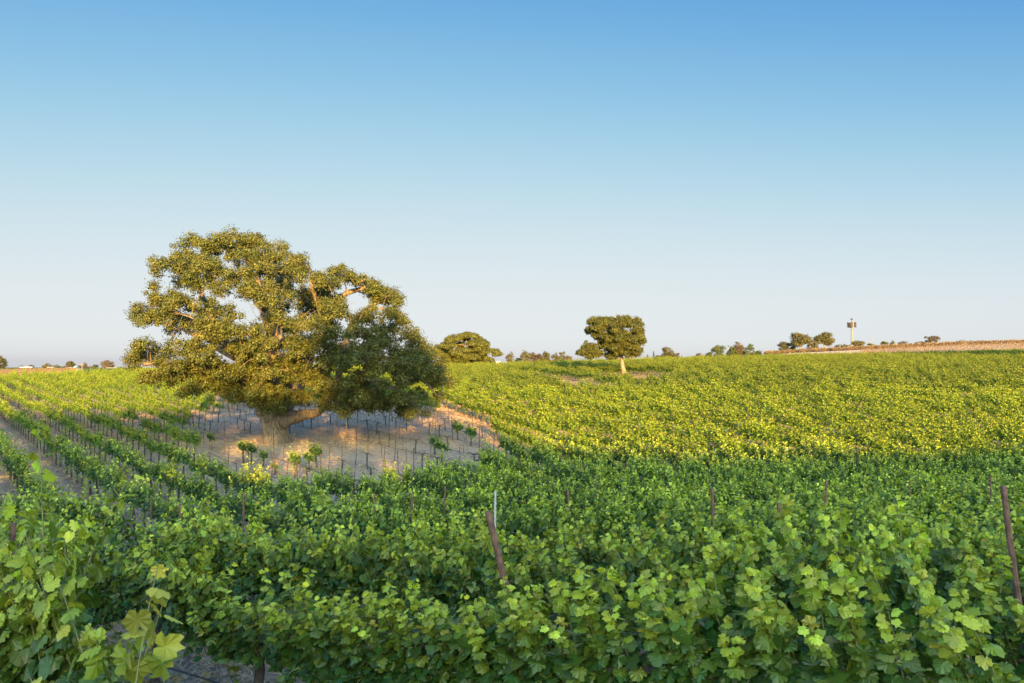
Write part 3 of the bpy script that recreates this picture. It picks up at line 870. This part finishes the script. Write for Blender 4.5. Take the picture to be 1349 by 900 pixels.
# ---- the big oak
def big_oak():
    rg = np.random.default_rng(21)
    y0 = OAK[1]
    g = h1(*OAK)
    e = empty('oak_tree', (OAK[0], y0, g))
    tag(e, 'huge spreading oak with forked trunk in the bare plot, lower right crown in shade', 'tree')
    loc = lambda px, py: np.array(ray(px, py, y0)) - np.array([OAK[0], g])
    outline = [(182,444),(186,427),(200,402),(216,396),(226,378),(206,366),(214,350),(228,335),(250,325),(275,315),(310,312),(340,310),(366,318),(386,335),(402,340),(430,345),(460,355),(490,365),(515,380),(530,395),(541,420),(551,440),(566,460),(580,480),(593,495),(591,515),(586,545),(570,558),(545,555),(520,545),(490,546),(465,552),(445,545),(428,528),(414,520),(402,540),(380,550),(352,545),(336,530),(310,537),(285,536),(262,527),(240,517),(215,522),(195,516),(184,500),(190,480),(184,460)]
    poly = np.array([loc(*p) for p in outline])
    holes = [(262,385,9),(286,421,8),(205,453,7),(357,407,8),(418,416,8),(484,403,8),(300,404,6),(320,345,4),(392,372,4),(455,394,5),(526,440,5),(238,470,4)]
    hl = [(*loc(hx, hy), hr*.0538) for hx, hy, hr in holes]
    cl = []
    for gx in np.arange(poly[:, 0].min(), poly[:, 0].max(), 1.2):
        for gz in np.arange(poly[:, 1].min(), poly[:, 1].max(), 1.1):
            for side in (-1, 1, 0):
                if rg.random() < (.10, .42, .62)[(-1, 1, 0).index(side)]: continue
                x, z = gx + rg.uniform(-.55, .55), gz + rg.uniform(-.5, .5)
                if not inside(poly, np.array([x]), np.array([z]))[0]: continue
                d = poly_dist(poly, np.array([x]), np.array([z]))[0]
                if d < .22 or any(math.hypot(x - hx, z - hz) < hr + .15 for hx, hz, hr in hl): continue
                hd = 7.5*min(1.0, math.sqrt(d/4.2))
                cl.append((x, (side if side else rg.uniform(-.5, .5))*hd*rg.uniform(.65, 1), z, min(rg.uniform(.7, 1.25), d/.6)))
    for (a, b, yo, r) in ((345,527,-3.4,.95),(362,508,-3.8,1.0),(384,520,-3.6,.95),(402,498,-3.6,1.0),(350,492,-4.2,1.0),(376,536,-3.0,.75),(330,514,-3.2,.9),(408,524,-2.6,.8),(428,505,-2.4,.9),(446,520,-2.6,.9),(462,535,-2.8,.85),(440,536,-2.4,.6),(318,500,-2.6,.9),(372,472,-4.4,1.1),(470,374,.5,.9),(495,386,-.8,.95),(514,396,.8,.95),(530,416,-.6,.95),(540,440,.6,.95),(512,424,2.0,.9),(556,466,-.6,1.0),(572,486,.4,1.0),(500,446,-2.2,1.0),(450,366,-.8,.9),(520,470,-2.8,1.1),(548,500,-2.8,1.1)):
        q_ = loc(a, b); cl.append((q_[0], yo, q_[1], r))
    tf = tufts(cl, poly, rg, 15, .20, .50, hl)
    tf = [t_ for t_ in tf if rg.random() > .3]
    print('tufts', len(cl), len(tf))
    # trunk with root flare
    tm = MB()
    base = np.array([loc(362, 583)[0], 0, -.4])
    tr = np.array([[base[0], 0, -.5], [base[0] + .02, 0, .05], [base[0] + .02, 0, .5], [base[0] - .08, .05, 1.1], [base[0] - .15, .1, 1.7], [base[0] - .12, .1, 2.3]])
    an = np.arange(20)*2*math.pi/20
    rad = np.array([1.35, 1.06, .86, .78, .77, .84])
    v = []
    for i, (c, r) in enumerate(zip(tr, rad)):
        fl = 1 + (.16 if i < 2 else .09)*np.sin(an*5 + .7 + .2*i) + .06*np.sin(an*9 + 1.3)
        ex = 1.15 if i > 3 else 1.0
        v.append(np.column_stack([c[0] + r*fl*np.cos(an)*ex, c[1] + r*fl*np.sin(an)*.9, np.full(20, c[2])]))
    v = np.vstack(v); i = np.arange(5)[:, None]*20; j = np.arange(20)[None]; k = (j + 1) % 20
    tm.add(v, np.stack([i + j, i + k, i + 20 + k, i + 20 + j], -1).reshape(-1, 4), None)
    tm.build('trunk', M_bark, e, True)
    # main limbs (px, py, depth offset, radius)
    L = []
    def limb(path):
        p = np.array([[*loc(a, b)] for a, b, _, _ in path])
        q = np.column_stack([p[:, 0], [c[2] for c in path], p[:, 1]])
        t0 = np.linspace(0, 1, len(path)); t1 = np.linspace(0, 1, len(path)*4 - 3)
        cv = np.stack([pchip(t0, q[:, i], t1) for i in range(3)], 1)
        rr = np.interp(t1, t0, [c[3]*(1.0 if q < 2 else .78) for q, c in enumerate(path)])
        cv[2:-1] += rg.normal(0, .09, cv[2:-1].shape)
        L.append((cv, rr))
    limb([(357,556,.1,.68),(345,535,.2,.56),(328,505,.6,.52),(305,470,1.0,.42),(285,440,1.0,.32),(268,400,.6,.24),(255,365,.2,.13)])
    limb([(370,556,.1,.62),(392,549,-.1,.46),(420,543,-.3,.37),(440,520,-.6,.32),(455,480,-1.0,.32),(462,450,-1.4,.30),(470,425,-1.4,.26)])
    limb([(362,548,.3,.66),(362,520,.8,.52),(358,480,1.4,.52),(352,440,1.4,.46),(345,405,.8,.38),(340,370,.4,.26),(335,335,.2,.12)])
    limb([(366,545,.5,.7),(385,500,2.0,.56),(400,460,2.4,.46),(428,430,1.6,.40),(428,405,1.0,.32),(455,385,.8,.26),(480,378,.4,.15)])
    limb([(428,430,1.6,.38),(418,405,1.0,.3),(410,375,.4,.22),(405,350,.2,.12)])
    limb([(470,425,-1.4,.2),(490,410,-.8,.15),(508,392,-.2,.10),(512,380,.2,.06)])
    limb([(455,480,-1.0,.30),(495,470,-1.6,.20),(530,480,-1.8,.15),(560,500,-1.8,.10),(578,520,-1.6,.06)])
    limb([(440,520,-.6,.32),(480,500,-2.5,.2),(520,505,-3.2,.13),(550,520,-3.4,.07)])
    limb([(328,505,.6,.48),(290,490,-2.0,.34),(255,480,-3.5,.24),(220,480,-3.6,.14)])
    limb([(305,470,1.0,.38),(268,450,1.0,.28),(235,435,.8,.2),(205,425,.4,.1)])
    limb([(352,440,1.4,.40),(330,405,2.6,.3),(310,370,3.0,.22),(295,335,2.4,.1)])
    limb([(345,405,.8,.34),(355,385,-1.5,.24),(370,360,-2.2,.16),(378,345,-2.0,.08)])
    limb([(362,520,.8,.55),(370,490,-3.0,.42),(385,465,-5.0,.3),(400,445,-5.6,.18)])
    limb([(358,480,1.4,.42),(330,460,-3.0,.3),(310,440,-4.6,.2),(300,430,-5,.12)])
    limb([(385,500,2.0,.5),(410,480,5.0,.34),(450,455,6.4,.2),(480,440,6.5,.1)])
    limb([(358,480,1.4,.42),(320,450,5.0,.3),(280,430,6.4,.18)])
    LP = np.vstack([cv[3:] for cv, rr in L]); LI = np.concatenate([np.full(len(cv) - 3, i) for i, (cv, rr) in enumerate(L)])
    own = [int(LI[np.argmin(np.linalg.norm(LP - np.array(c[:3]), axis=1))]) for c in cl]
    for i, (cv, rr) in enumerate(L):
        lm = MB(); lm.tube(cv, rr, 9, True)
        branch_tree(lm, rg, [(cv[q], rr[q]) for q in range(3, len(cv))], [c for c, w in zip(cl, own) if w == i], .03, .8)
        lm.build('limb', M_bark, e, True)
    link(bpy.data.objects.new('crown', crown_mesh(tf, rg, 1150, .10, M_oak, .9)), e)
big_oak()

# ---- any other tree: outline of the crown seen from the front, trunk and branches
def tree(name, label, pos, outline, depth, n, rmin, rmax, mat, per, size, seed, trunk_r, trunk_pts=None, group=None, holes=(), flat=.75, shell=.5, bark=None, tuft=None):
    """outline and trunk_pts in metres relative to the foot of the tree (x, z)"""
    rg = np.random.default_rng(seed)
    x, y, g = pos
    e = empty(name, (x, y, g)); tag(e, label, 'tree', group)
    poly = np.array(outline, float)
    cl = clumps_in(poly, rg, n, rmin, rmax, depth, holes, .8, shell)
    hz = poly[:, 1].max(); zl = poly[:, 1].min()
    cx = poly[:, 0].mean()
    if trunk_pts is None:
        trunk_pts = [(0, 0), (cx*.2, max(.15*hz, zl*.7)), (cx*.6, .5*(hz + zl)), (cx*.9, hz*.86)]
    tp = np.array(trunk_pts, float)
    t0 = np.linspace(0, 1, len(tp)); t1 = np.linspace(0, 1, 14)
    q = np.stack([pchip(t0, tp[:, 0], t1), np.zeros(14), pchip(t0, tp[:, 1], t1)], 1)
    q[0, 2] -= .4
    rr = trunk_r*np.interp(t1, [0, .06, .15, .55, 1], [1.6, 1.15, 1, .6, .12])
    m = MB(); m.tube(q, rr, 9)
    branch_tree(m, rg, [(q[i], rr[i]) for i in range(5, 14)], cl, trunk_r*.08, .8)
    m.build('trunk', bark or M_bark, e, True)
    if tuft: cl = tufts(cl, poly, rg, tuft[2], tuft[0], tuft[1], holes)
    link(bpy.data.objects.new('crown', crown_mesh(cl, rg, per, size, mat, flat)), e)
    return e

def seen_tree(name, label, outline_px, depth_m, base_px, D, n, rmin, rmax, mat, per, size, seed, trunk_r, trunk_px=None, group=None, holes_px=(), **kw):
    bx, _ = ray(*base_px, depth_m)
    g = h1(bx, depth_m)
    f = lambda p: (ray(p[0], p[1], depth_m)[0] - bx, ray(p[0], p[1], depth_m)[1] - g)
    hl = [(*f(h_[:2]), h_[2]*depth_m/1059) for h_ in holes_px]
    return tree(name, label, (bx, depth_m, g), [f(p) for p in outline_px], D, n, rmin, rmax, mat, per, size, seed, trunk_r,
                [f(p) for p in trunk_px] if trunk_px else None, group, hl, **kw)

seen_tree('oak_tree', 'sunlit oak with pale leaning trunk alone on the right hand slope',
    [(762,468),(760,462),(766,457),(770,450),(776,449),(784,452),(786,447),(778,444),(771,436),(774,432),(771,425),(776,420),(790,418),(803,419),(818,416),(832,419),(842,420),(849,427),(847,432),(850,444),(848,450),(850,455),(846,466),(838,470),(826,474),(818,470),(806,474),(795,471),(784,473),(770,473)],
    132, (823, 497), 4.6, 210, .4, .85, M_oak, 620, .14, 31, .42,
    [(823,498),(822,490),(820,482),(819,472),(817,455),(813,435),(810,422)], holes_px=[(780,449,3)], tuft=(.2,.44,24), flat=.9)
seen_tree('oak_tree', 'round olive oak on the skyline just right of the huge oak',
    [(570,466),(571,459),(578,453),(586,451),(590,445),(600,440),(610,438),(622,439),(635,444),(643,452),(648,461),(656,461),(661,464),(660,470),(650,470),(652,479),(630,482),(600,482),(585,480),(580,474),(572,474)],
    300, (614, 486), 8.5, 110, 1.0, 1.9, M_oak, 260, .28, 32, .7, None, holes_px=[(612,457,1.6),(578,476,3)], tuft=(.42,.9,11), flat=.85)

FT = 'trees along the skyline'
def far_tree(cx, top, base, w, d, label, mat, seed, kind='round', name='skyline_tree', group=FT):
    rg = np.random.default_rng(seed)
    x, zt = ray(cx, top, d); _, zb = ray(cx, base, d)
    g = min(h1(x, d), zb)
    W = w*d/1059; hh = zt - g
    ch = max(zt - zb, .5*W*.6)
    t = np.linspace(0, 2*math.pi, 22, endpoint=False)
    rad = 1 + .16*np.sin(t*3 + seed) + .10*np.sin(t*5 + seed*2.1)
    cz = hh - ch*.5
    if kind == 'tall': ol = np.column_stack([.5*W*np.cos(t)*rad*(1 - .45*np.sin(t)), cz + .52*ch*np.sin(t)])
    elif kind == 'umbrella': ol = np.column_stack([.5*W*np.cos(t)*rad, hh - ch*.32 + .32*ch*np.sin(t)*rad])
    else: ol = np.column_stack([.5*W*np.cos(t)*rad, cz + .52*ch*np.sin(t)*np.where(np.sin(t) < 0, 1.0, rad)])
    ol[:, 1] *= hh/ol[:, 1].max()
    s = max(.14*min(W, ch), .25)
    return tree(name, label, (x, d, g), ol, .42*W, 44, s*.8, s*1.6, mat, 190/(s*s), s*.27, seed, max(.12, .035*W), None, group, shell=.35)

O, G, B = M_olive_tree, M_green_tree, M_brown_tree
LIST = [
 (-2,467,487,18,600,'dark tree cut off by the left picture edge',O,'round'),
 (29,481.5,487,8,640,'small dark tree left of the low white house at far left',B,'round'),
 (41,480.5,487,8,660,'small green tree just right of the low white house at far left',G,'round'),
 (62,478.5,487,11,640,'dark round tree left of the pinkish house on the left skyline',O,'round'),
 (73,480.5,487.5,9,640,'low dark tree just right of the pinkish house on the left skyline',G,'round'),
 (79,482,487.5,6,660,'smallest bush right of the pinkish house on the left skyline',G,'round'),
 (86,482,487.5,6,650,'small bush left of the umbrella shaped tree on the left skyline',B,'round'),
 (93,476,488,11,620,'umbrella shaped tree on a bare trunk on the left skyline',O,'umbrella'),
 (105,481,487.5,7,650,'brownish tree beside the pale house on the left skyline',B,'round'),
 (112,477.5,487,7,640,'upright dark tree behind the utility pole at left',O,'tall'),
 (119,482,487,7,660,'low dark bush right of the utility pole at left',B,'round'),
 (126,480,487,7,640,'small rounded tree between the low bush and the big round tree at left',G,'round'),
 (142,474.5,487,16,600,'big round tree, largest on the left skyline',B,'round'),
 (159,483,486,6,640,'tiny bush right of the big round tree on the left skyline',G,'round'),
 (182,479,486,4,640,'narrow small tree on the skyline at the left edge of the huge oak',B,'tall'),
 (92,491,500,7,215,'small dark bush standing below the tan field at left',G,'round'),
 (672,463,482,11,330,'upright bushy tree right of the white shed',O,'round'),
 (683,471,481,9,350,'low bush between the upright tree and the grove in the middle',G,'round'),
 (692,460.5,481,13,340,'tallest tree at the left end of the middle skyline grove',O,'round'),
 (703,464,481,13,350,'second tree from the left in the middle skyline grove',B,'round'),
 (711,466,481,11,345,'lowest tree inside the middle skyline grove',B,'round'),
 (719,462,481,15,345,'rounded tree at the right end of the middle skyline grove',O,'round'),
 (731,463,480,10,350,'left half of a twin tree right of the middle grove',O,'round'),
 (740,462.5,480,10,352,'right half of a twin tree right of the middle grove',O,'round'),
 (749,468,480,9,345,'small brown tree left of the lone oak on the slope',B,'round'),
 (867,468,478,9,330,'low dark bush left of the olive coloured tree beyond the lone oak',G,'round'),
 (880,457,479,21,320,'olive coloured bushy tree right of the lone oak',O,'round'),
 (893,462.5,478,7,330,'small dark tree at the right side of the olive coloured tree',B,'round'),
 (919,465,476,14,340,'low wide olive tree on the skyline, left of the round green trees',O,'round'),
 (934,463,476,10,335,'small blue green tree left of the tall round green tree',G,'round'),
 (947,454,475,16,335,'tall round bright green tree on the skyline',G,'round'),
 (957,468,474,7,345,'tiny dark bush between the round green tree and the brown tree',B,'round'),
 (964,455,473,14,335,'green tree touching the left side of the brown tree',G,'round'),
 (973,448.5,473,17,338,'tall brown tree between two green trees',B,'round'),
 (988,452,471,13,335,'green tree touching the right side of the brown tree',G,'round'),
 (999,461,470,10,350,'low green bush left of the metal roofed barn',G,'round'),
 (1032,449.5,468,14,345,'dark tree at the left side of the big skyline oak',O,'round'),
 (1042,452,467,12,350,'dark tree pressed against the big skyline oak on its left',G,'round'),
 (1054,438,466,26,340,'big skyline oak with a pale trunk, left of the antenna tower',O,'umbrella'),
 (1070,443,465,14,345,'narrow tree between the big skyline oak and the windswept tree',O,'round'),
 (1086,437,464,24,350,'open windswept tree left of the antenna tower',O,'umbrella'),
 (1096,457,464,10,360,'small reddish bush under the windswept tree',B,'round'),
 (1111,453,462,20,380,'low wide bush just left of the antenna tower',O,'round'),
 (1131,448,461,15,385,'bushy tree just right of the antenna tower',O,'round'),
 (1147,452,459,9,390,'small round bush, second right of the antenna tower',G,'round'),
 (1165,449.5,457,11,395,'umbrella topped bush third right of the antenna tower',O,'umbrella'),
 (1176,448,456,6,400,'narrow upright little tree right of the umbrella topped bush',G,'tall'),
 (1190,449,456,14,400,'brown rounded bush left of the biggest brown tree at right',B,'round'),
 (1212,449.5,455,12,400,'low green bush touching the biggest brown tree at right',O,'round'),
 (1228,442.5,454,21,400,'biggest brown tree on the right skyline',B,'round'),
 (1268,447.5,453,9,410,'last tiny bush on the skyline at the right',B,'round'),
]
for n, (cx, top, base, w, d, lab, mat, kind) in enumerate(LIST):
    far_tree(cx, top, base, w, d, lab, mat, 900 + n, kind)
for n, (cx, top, w, lab) in enumerate(((853, 466, 2.2, 'short thin cypress right of the lone oak'), (861, 461, 2.4, 'tall thin cypress right of the lone oak'), (898, 468, 1.6, 'thinnest cypress right of the olive coloured tree'))):
    far_tree(cx, top, 478, w, 330, lab, G, 990 + n, 'tall', 'cypress_tree', 'thin cypresses on the skyline')

# trees on the rise behind the camera: they throw the shade that lies over the near vines
def shade_tree(X0, X1, z0, z1, y, seed, label, outline=None, holes=(), n=90):
    sh_ = -11 if y < 0 else -11
    X0 += sh_; X1 += sh_; outline = outline and [(a + sh_, b) for a, b in outline]; holes = [(a + sh_, b, c) for a, b, c in holes]
    cx = .5*(X0 + X1); g = h1(cx, y)
    if outline is None:
        t = np.linspace(0, 2*math.pi, 26, endpoint=False)
        outline = np.column_stack([.54*(X1 - X0)*np.sign(np.cos(t))*np.abs(np.cos(t))**.6, .5*(z0 + z1) - g + .5*(z1 - z0)*np.sign(np.sin(t))*np.abs(np.sin(t))**.6*(1 + .06*np.sin(4*t + seed))])
    else: outline = np.array([(a - cx, b - g) for a, b in outline])
    hl = [(hx - cx, hz - g, hr) for hx, hz, hr in holes]
    big = 1.35 if n > 300 else 1.0
    tree('oak_tree', label, (cx, y, g), outline, 3.2*big*1.3 if big > 1 else 3.2, n, .7*big, 1.3*big, M_oak, 95, .42, seed, .35, None, 'oaks on the rise behind the camera', hl, .85, .1)
SH = [(19.0, 12.5, .85), (10.5, 13.8, .5), (21.7, 14.5, .5)]
Lb = 'oak on the rise behind the camera, shading the near vines'
shade_tree(-62, -44, 9.6, 18.2, -70, 71, Lb)
shade_tree(-45, -27, 9.6, 17.9, -70, 72, Lb)
shade_tree(-28, -9, 9.6, 17.8, -70, 73, Lb)
shade_tree(-10, 4, 9.6, 16.4, -70, 74, Lb)
shade_tree(3, 18.6, 9.6, 17.2, -70, 75, Lb, None, SH)
shade_tree(19, 31, 9.6, 20, -70, 76, Lb, [(16.8,9.6),(17.0,13),(19.6,16),(19.7,19.5),(21.5,21.8),(25,21.7),(27,19.8),(29.2,17.8),(31,15.4),(32.2,13),(32.4,9.6)], SH, 130)
for j, a in enumerate(range(31, 100, 14)):
    shade_tree(a, a + 14.5, 9.0, 11.0, -70, 80 + j, 'low wide oak on the rise behind the camera', [(a-.6, 9.4), (a-.6, 11.9), (a+4, 12.1), (a+9, 11.9), (a+15, 12), (a+15, 9.4)], (), 60)
shade_tree(119, 151, 1.5, 15, 150, 95, 'oak beyond the right picture edge, shading the far slope', None, (), 330)

# ------------------------------------------------------------------ houses, shed, barn, poles, antenna tower
def house(cx, base, w_px, h_px, d, label, wall, roof, name='house', rz=.2):
    x, zb = ray(cx, base, d)
    g = min(h1(x, d), zb)
    W = w_px*d/1059; Hh = h_px*d/1059 + (zb - g); D_ = max(5, W*.6)
    e = empty(name, (x, d, g), rz); tag(e, label, 'house' if name == 'house' else 'building', 'buildings on the skyline')
    m = MB(); m.box((0, 0, Hh*.31), (W, D_, Hh*.62)); m.build('wall', wall, e)
    r_ = MB(); a, b_, z0, z1 = W*.54, D_*.58, Hh*.62, Hh
    r_.add([(-a,-b_,z0),(a,-b_,z0),(a,b_,z0),(-a,b_,z0),(-a,0,z1),(a,0,z1),(-a,-b_,z0-.15),(a,-b_,z0-.15),(a,b_,z0-.15),(-a,b_,z0-.15)],
           [(0,1,5,4),(2,3,4,5),(6,9,8,7),(0,6,7,1),(2,8,9,3)], [(1,2,5),(3,0,4)])
    r_.build('roof', roof, e)
    for s in (-.28, .12):
        w_ = MB(); w_.box((W*s, -D_/2 - .03, Hh*.33), (W*.14, .08, Hh*.26)); w_.build('window', M_glass, e)
    dr = MB(); dr.box((W*.36, -D_/2 - .03, Hh*.24), (W*.11, .08, Hh*.46)); dr.build('door', M_roof, e)
house(35, 487, 14, 3.8, 620, 'low white house with pale roof at far left on the skyline', M_white, M_white)
house(67, 487, 8, 3.6, 630, 'small house with pinkish roof between trees on the left skyline', M_white, M_roof)
house(90, 487.5, 7, 3.2, 600, 'small house under the umbrella shaped tree at left', M_white, M_roof)
house(101, 487, 4, 4.5, 640, 'tall narrow pale house left of the utility pole', M_white, M_white)
house(147, 487, 11, 2.6, 590, 'low pale house in front of the biggest tree on the left skyline', M_white, M_white)
house(659, 481, 12, 5.2, 345, 'white shed at the right foot of the round skyline oak', M_white, M_white, 'shed')
house(1001, 470, 14, 3.2, 360, 'low barn with bluish metal roof left of the big skyline oak', M_roof, M_blueroof, 'barn')

def pole(px, top, base, d, r, mat, label, arm=True):
    x, zt = ray(px, top, d); g = h1(x, d)
    e = empty('utility_pole', (x, d, g)); tag(e, label, 'utility pole')
    m = MB(); m.tube([(0, 0, -.5), (0, 0, (zt - g)*.5), (0, 0, zt - g)], [r, r*.9, r*.75], 8); m.build('shaft', mat, e)
    if arm:
        a = MB(); a.box((0, -r - .06, (zt - g)*.93), (1.5, .1, .12)); a.build('crossarm', mat, e)
pole(108, 479, 496, 215, .13, M_pole, 'wooden utility pole beside the tan field at left')
pole(1146.5, 443.5, 458, 400, .10, M_pole, 'thin faint pole right of the antenna tower', False)

def tower():
    d = 500.0
    x, zt = ray(1122, 424, d); g = h1(x, d)
    k = d/1059
    e = empty('antenna_tower', (x, d, g)); tag(e, 'cell tower with dark antenna panels round its top on the right skyline', 'tower')
    top = zt - g
    m = MB(); m.tube([(0, 0, -1), (0, 0, top*.5), (0, 0, top)], [.72, .60, .50], 14); m.build('mast', M_pole, e, True)
    r_ = MB(); an = np.linspace(0, 2*math.pi, 25)
    for zz in (top - .7, top - 3.1):
        r_.tube(np.column_stack([2.2*np.cos(an), 2.2*np.sin(an), np.full(25, zz)]), .09, 6, False)
    for a in np.arange(6)*math.pi/3: r_.tube([(0, 0, top - 1.9), (2.2*math.cos(a), 2.2*math.sin(a), top - 1.9)], .09, 5)
    r_.build('platform', M_antenna, e)
    for a in np.arange(12)*math.pi/6:
        p = MB(); p.box((0, 0, 0), (.75, .35, 3.2))
        o = p.build('antenna', M_antenna, e); o.location = (2.45*math.cos(a), 2.45*math.sin(a), top - 1.9 + .25*math.sin(a*3)); o.rotation_euler = (0, 0, a + math.pi/2)
    b_ = MB(); b_.tube([(0, 0, top), (0, 0, top + 1.4)], .12, 6); b_.build('spike', M_antenna, e)
    t = np.linspace(-1, 1, 7)
    b_ = MB(); b_.tube(np.column_stack([np.zeros(7), np.zeros(7), top + 1.6 + .55*t]), .72*np.sqrt(np.clip(1 - t*t, .02, 1)), 10); b_.build('beacon', M_antenna, e, True)
tower()

# ------------------------------------------------------------------ young and dried plantings on the far right crest, tan field at left
def low_plant(seed, mat, h, n, size, w):
    rg = np.random.default_rng(seed)
    p = rg.normal(0, 1, (n, 3))*np.array([w*.4, w*.4, h*.28]) + np.array([0, 0, h*.6])
    v, f, a = place_leaves(T_LO, p, rg.normal(0, 1, (n, 3)), rg.normal(0, 1, (n, 3)), size*rg.uniform(.6, 1.3, n), rg.uniform(0, 1, n), rg)
    return make_mesh('plant', v, [f], mat, False, {'age': a})
DRY = [low_plant(50 + i, M_dry_vine, 1.1, 70, .32, 1.1) for i in range(3)]
def rows_on(poly_px_deg, y0f, y1f, sp, step, ang, sources, name, label, sc=1.0):
    a0, a1 = poly_px_deg
    pts = []
    d = np.array([math.sin(R(ang)), math.cos(R(ang))]); nn = np.array([d[1], -d[0]])
    u, v_ = np.meshgrid(np.arange(-500, 500, sp), np.arange(-500, 700, step), indexing='ij')
    x = u*nn[0] + v_*d[0]; y = u*nn[1] + v_*d[1]
    x, y = x.ravel(), y.ravel()
    de = np.degrees(np.arctan2(x, y))
    k = (de > a0) & (de < a1) & (y > y0f(de)) & (y < y1f(de)) & (y > 0)
    x, y = x[k], y[k]
    n = len(x); s_ = rng.uniform(.8, 1.2, n)*sc
    print(name, n)
    return tag(scatter(name, np.stack([x, y, H(x, y)], 1), np.stack([np.zeros(n), np.zeros(n), rng.uniform(0, 6.28, n)], 1), np.stack([s_, s_, s_], 1), sources), label, 'vines')
rows_on((17.5, 36), lambda a: 329 + 0*a, lambda a: 354 + 0*a, 2.2, 1.1, 70, DRY, 'dry_vines', 'brown dried vines along the right hand crest')
rows_on((23.5, 36), lambda a: 228 + 0*a, lambda a: 324 + 0*a, 3.4, 1.9, 46, [low_plant(60, M_dry_vine, .45, 18, .24, .7)], 'young_vines', 'rows of small brown young vines on pale soil at right')
rows_on((-36, -28.5), lambda a: 240 + 0*a, lambda a: 400 + (a + 32)*20, 4.5, 1.3, -60, [low_plant(61, M_dry_vine, .45, 20, .25, .8)], 'stubble_rows', 'faint rows across the tan field at far left')

# ------------------------------------------------------------------ litter on the soil: straw, clods, fallen leaves
M_straw = plain_mat('dry_straw', (.42, .32, .19), .9, .3, 3)
M_clod = plain_mat('soil_clod', (.26, .185, .125), .95, .35, 9, .5)
M_fallen = leaf_mat('fallen_leaf', (.20, .13, .05), (.34, .24, .08), trans=.15, vary=.4)
def straw_mesh(seed, n=9):
    rg = np.random.default_rng(seed); m = MB()
    for _ in range(n):
        a = rg.uniform(0, 6.28); p = rg.normal(0, .05, 3)*np.array([1, 1, 0]); L = rg.uniform(.06, .2)
        m.tube([p, p + np.array([math.cos(a)*L*.5, math.sin(a)*L*.5, rg.uniform(.005, .05)]), p + np.array([math.cos(a)*L, math.sin(a)*L, rg.uniform(0, .06)])], [.003, .0025, .001], 3, False)
    return m.mesh('straw', M_straw)
def clod_mesh(seed):
    rg = np.random.default_rng(seed); m = MB()
    t = np.linspace(-1, 1, 5)
    m.tube(np.column_stack([rg.normal(0, .004, 5), rg.normal(0, .004, 5), .03*t + .012]), .045*np.sqrt(np.clip(1 - t*t, .03, 1))*rg.uniform(.8, 1.2, 5), 7)
    return m.mesh('clod', M_clod)
def fallen_mesh(seed):
    rg = np.random.default_rng(seed); n = 3
    p = np.column_stack([rg.normal(0, .12, (n, 2)), rg.uniform(.01, .04, n)])
    v, f, a = place_leaves(T_HI, p, np.array([0, 0, 1.0]) + rg.normal(0, .3, (n, 3)), rg.normal(0, 1, (n, 3)), rg.uniform(.06, .1, n), rg.uniform(0, 1, n), rg)
    return make_mesh('leaf', v, [f], M_fallen, False, {'age': a})
def litter(name, label, n, sources, s0, s1, rmin, rmax):
    r = np.sqrt(rng.uniform(rmin**2, rmax**2, n)); a = np.radians(rng.uniform(-42, 40, n))
    x, y = r*np.sin(a), r*np.cos(a)
    s_ = rng.uniform(s0, s1, n)
    return tag(scatter(name, np.column_stack([x, y, H(x, y)]), np.column_stack([np.zeros(n), np.zeros(n), rng.uniform(0, 6.28, n)]), np.column_stack([s_, s_, s_]), sources), label, 'ground litter')
litter('straw_litter', 'dry straw strewn over the soil between the vines', 9000, [straw_mesh(i) for i in range(4)], .7, 1.6, 1.5, 26)
litter('soil_clods', 'crumbly brown clods of soil under the vines', 9000, [clod_mesh(10 + i) for i in range(4)], .35, 1.5, 1.5, 24)
litter('fallen_leaves', 'brown fallen vine leaves lying on the soil', 1600, [fallen_mesh(20 + i) for i in range(3)], .8, 1.2, 1.5, 18)
def bare_litter(name, label, n, sources, s0, s1):
    x = rng.uniform(bx0 - 8, bx1 + 2, n); y = rng.uniform(by0 - 4, by1 + 8, n); s_ = rng.uniform(s0, s1, n)
    return tag(scatter(name, np.column_stack([x, y, H(x, y)]), np.column_stack([np.zeros(n), np.zeros(n), rng.uniform(0, 6.28, n)]), np.column_stack([s_, s_, s_]), sources), label, 'ground litter')
bare_litter('dry_grass', 'tufts of dry grass over the bare plot round the big oak', 6000, [straw_mesh(40 + i, 16) for i in range(3)], .8, 1.7)
bare_litter('earth_clods', 'rough clods on the bare plot round the big oak', 5000, [clod_mesh(50 + i) for i in range(3)], 1.0, 2.4)
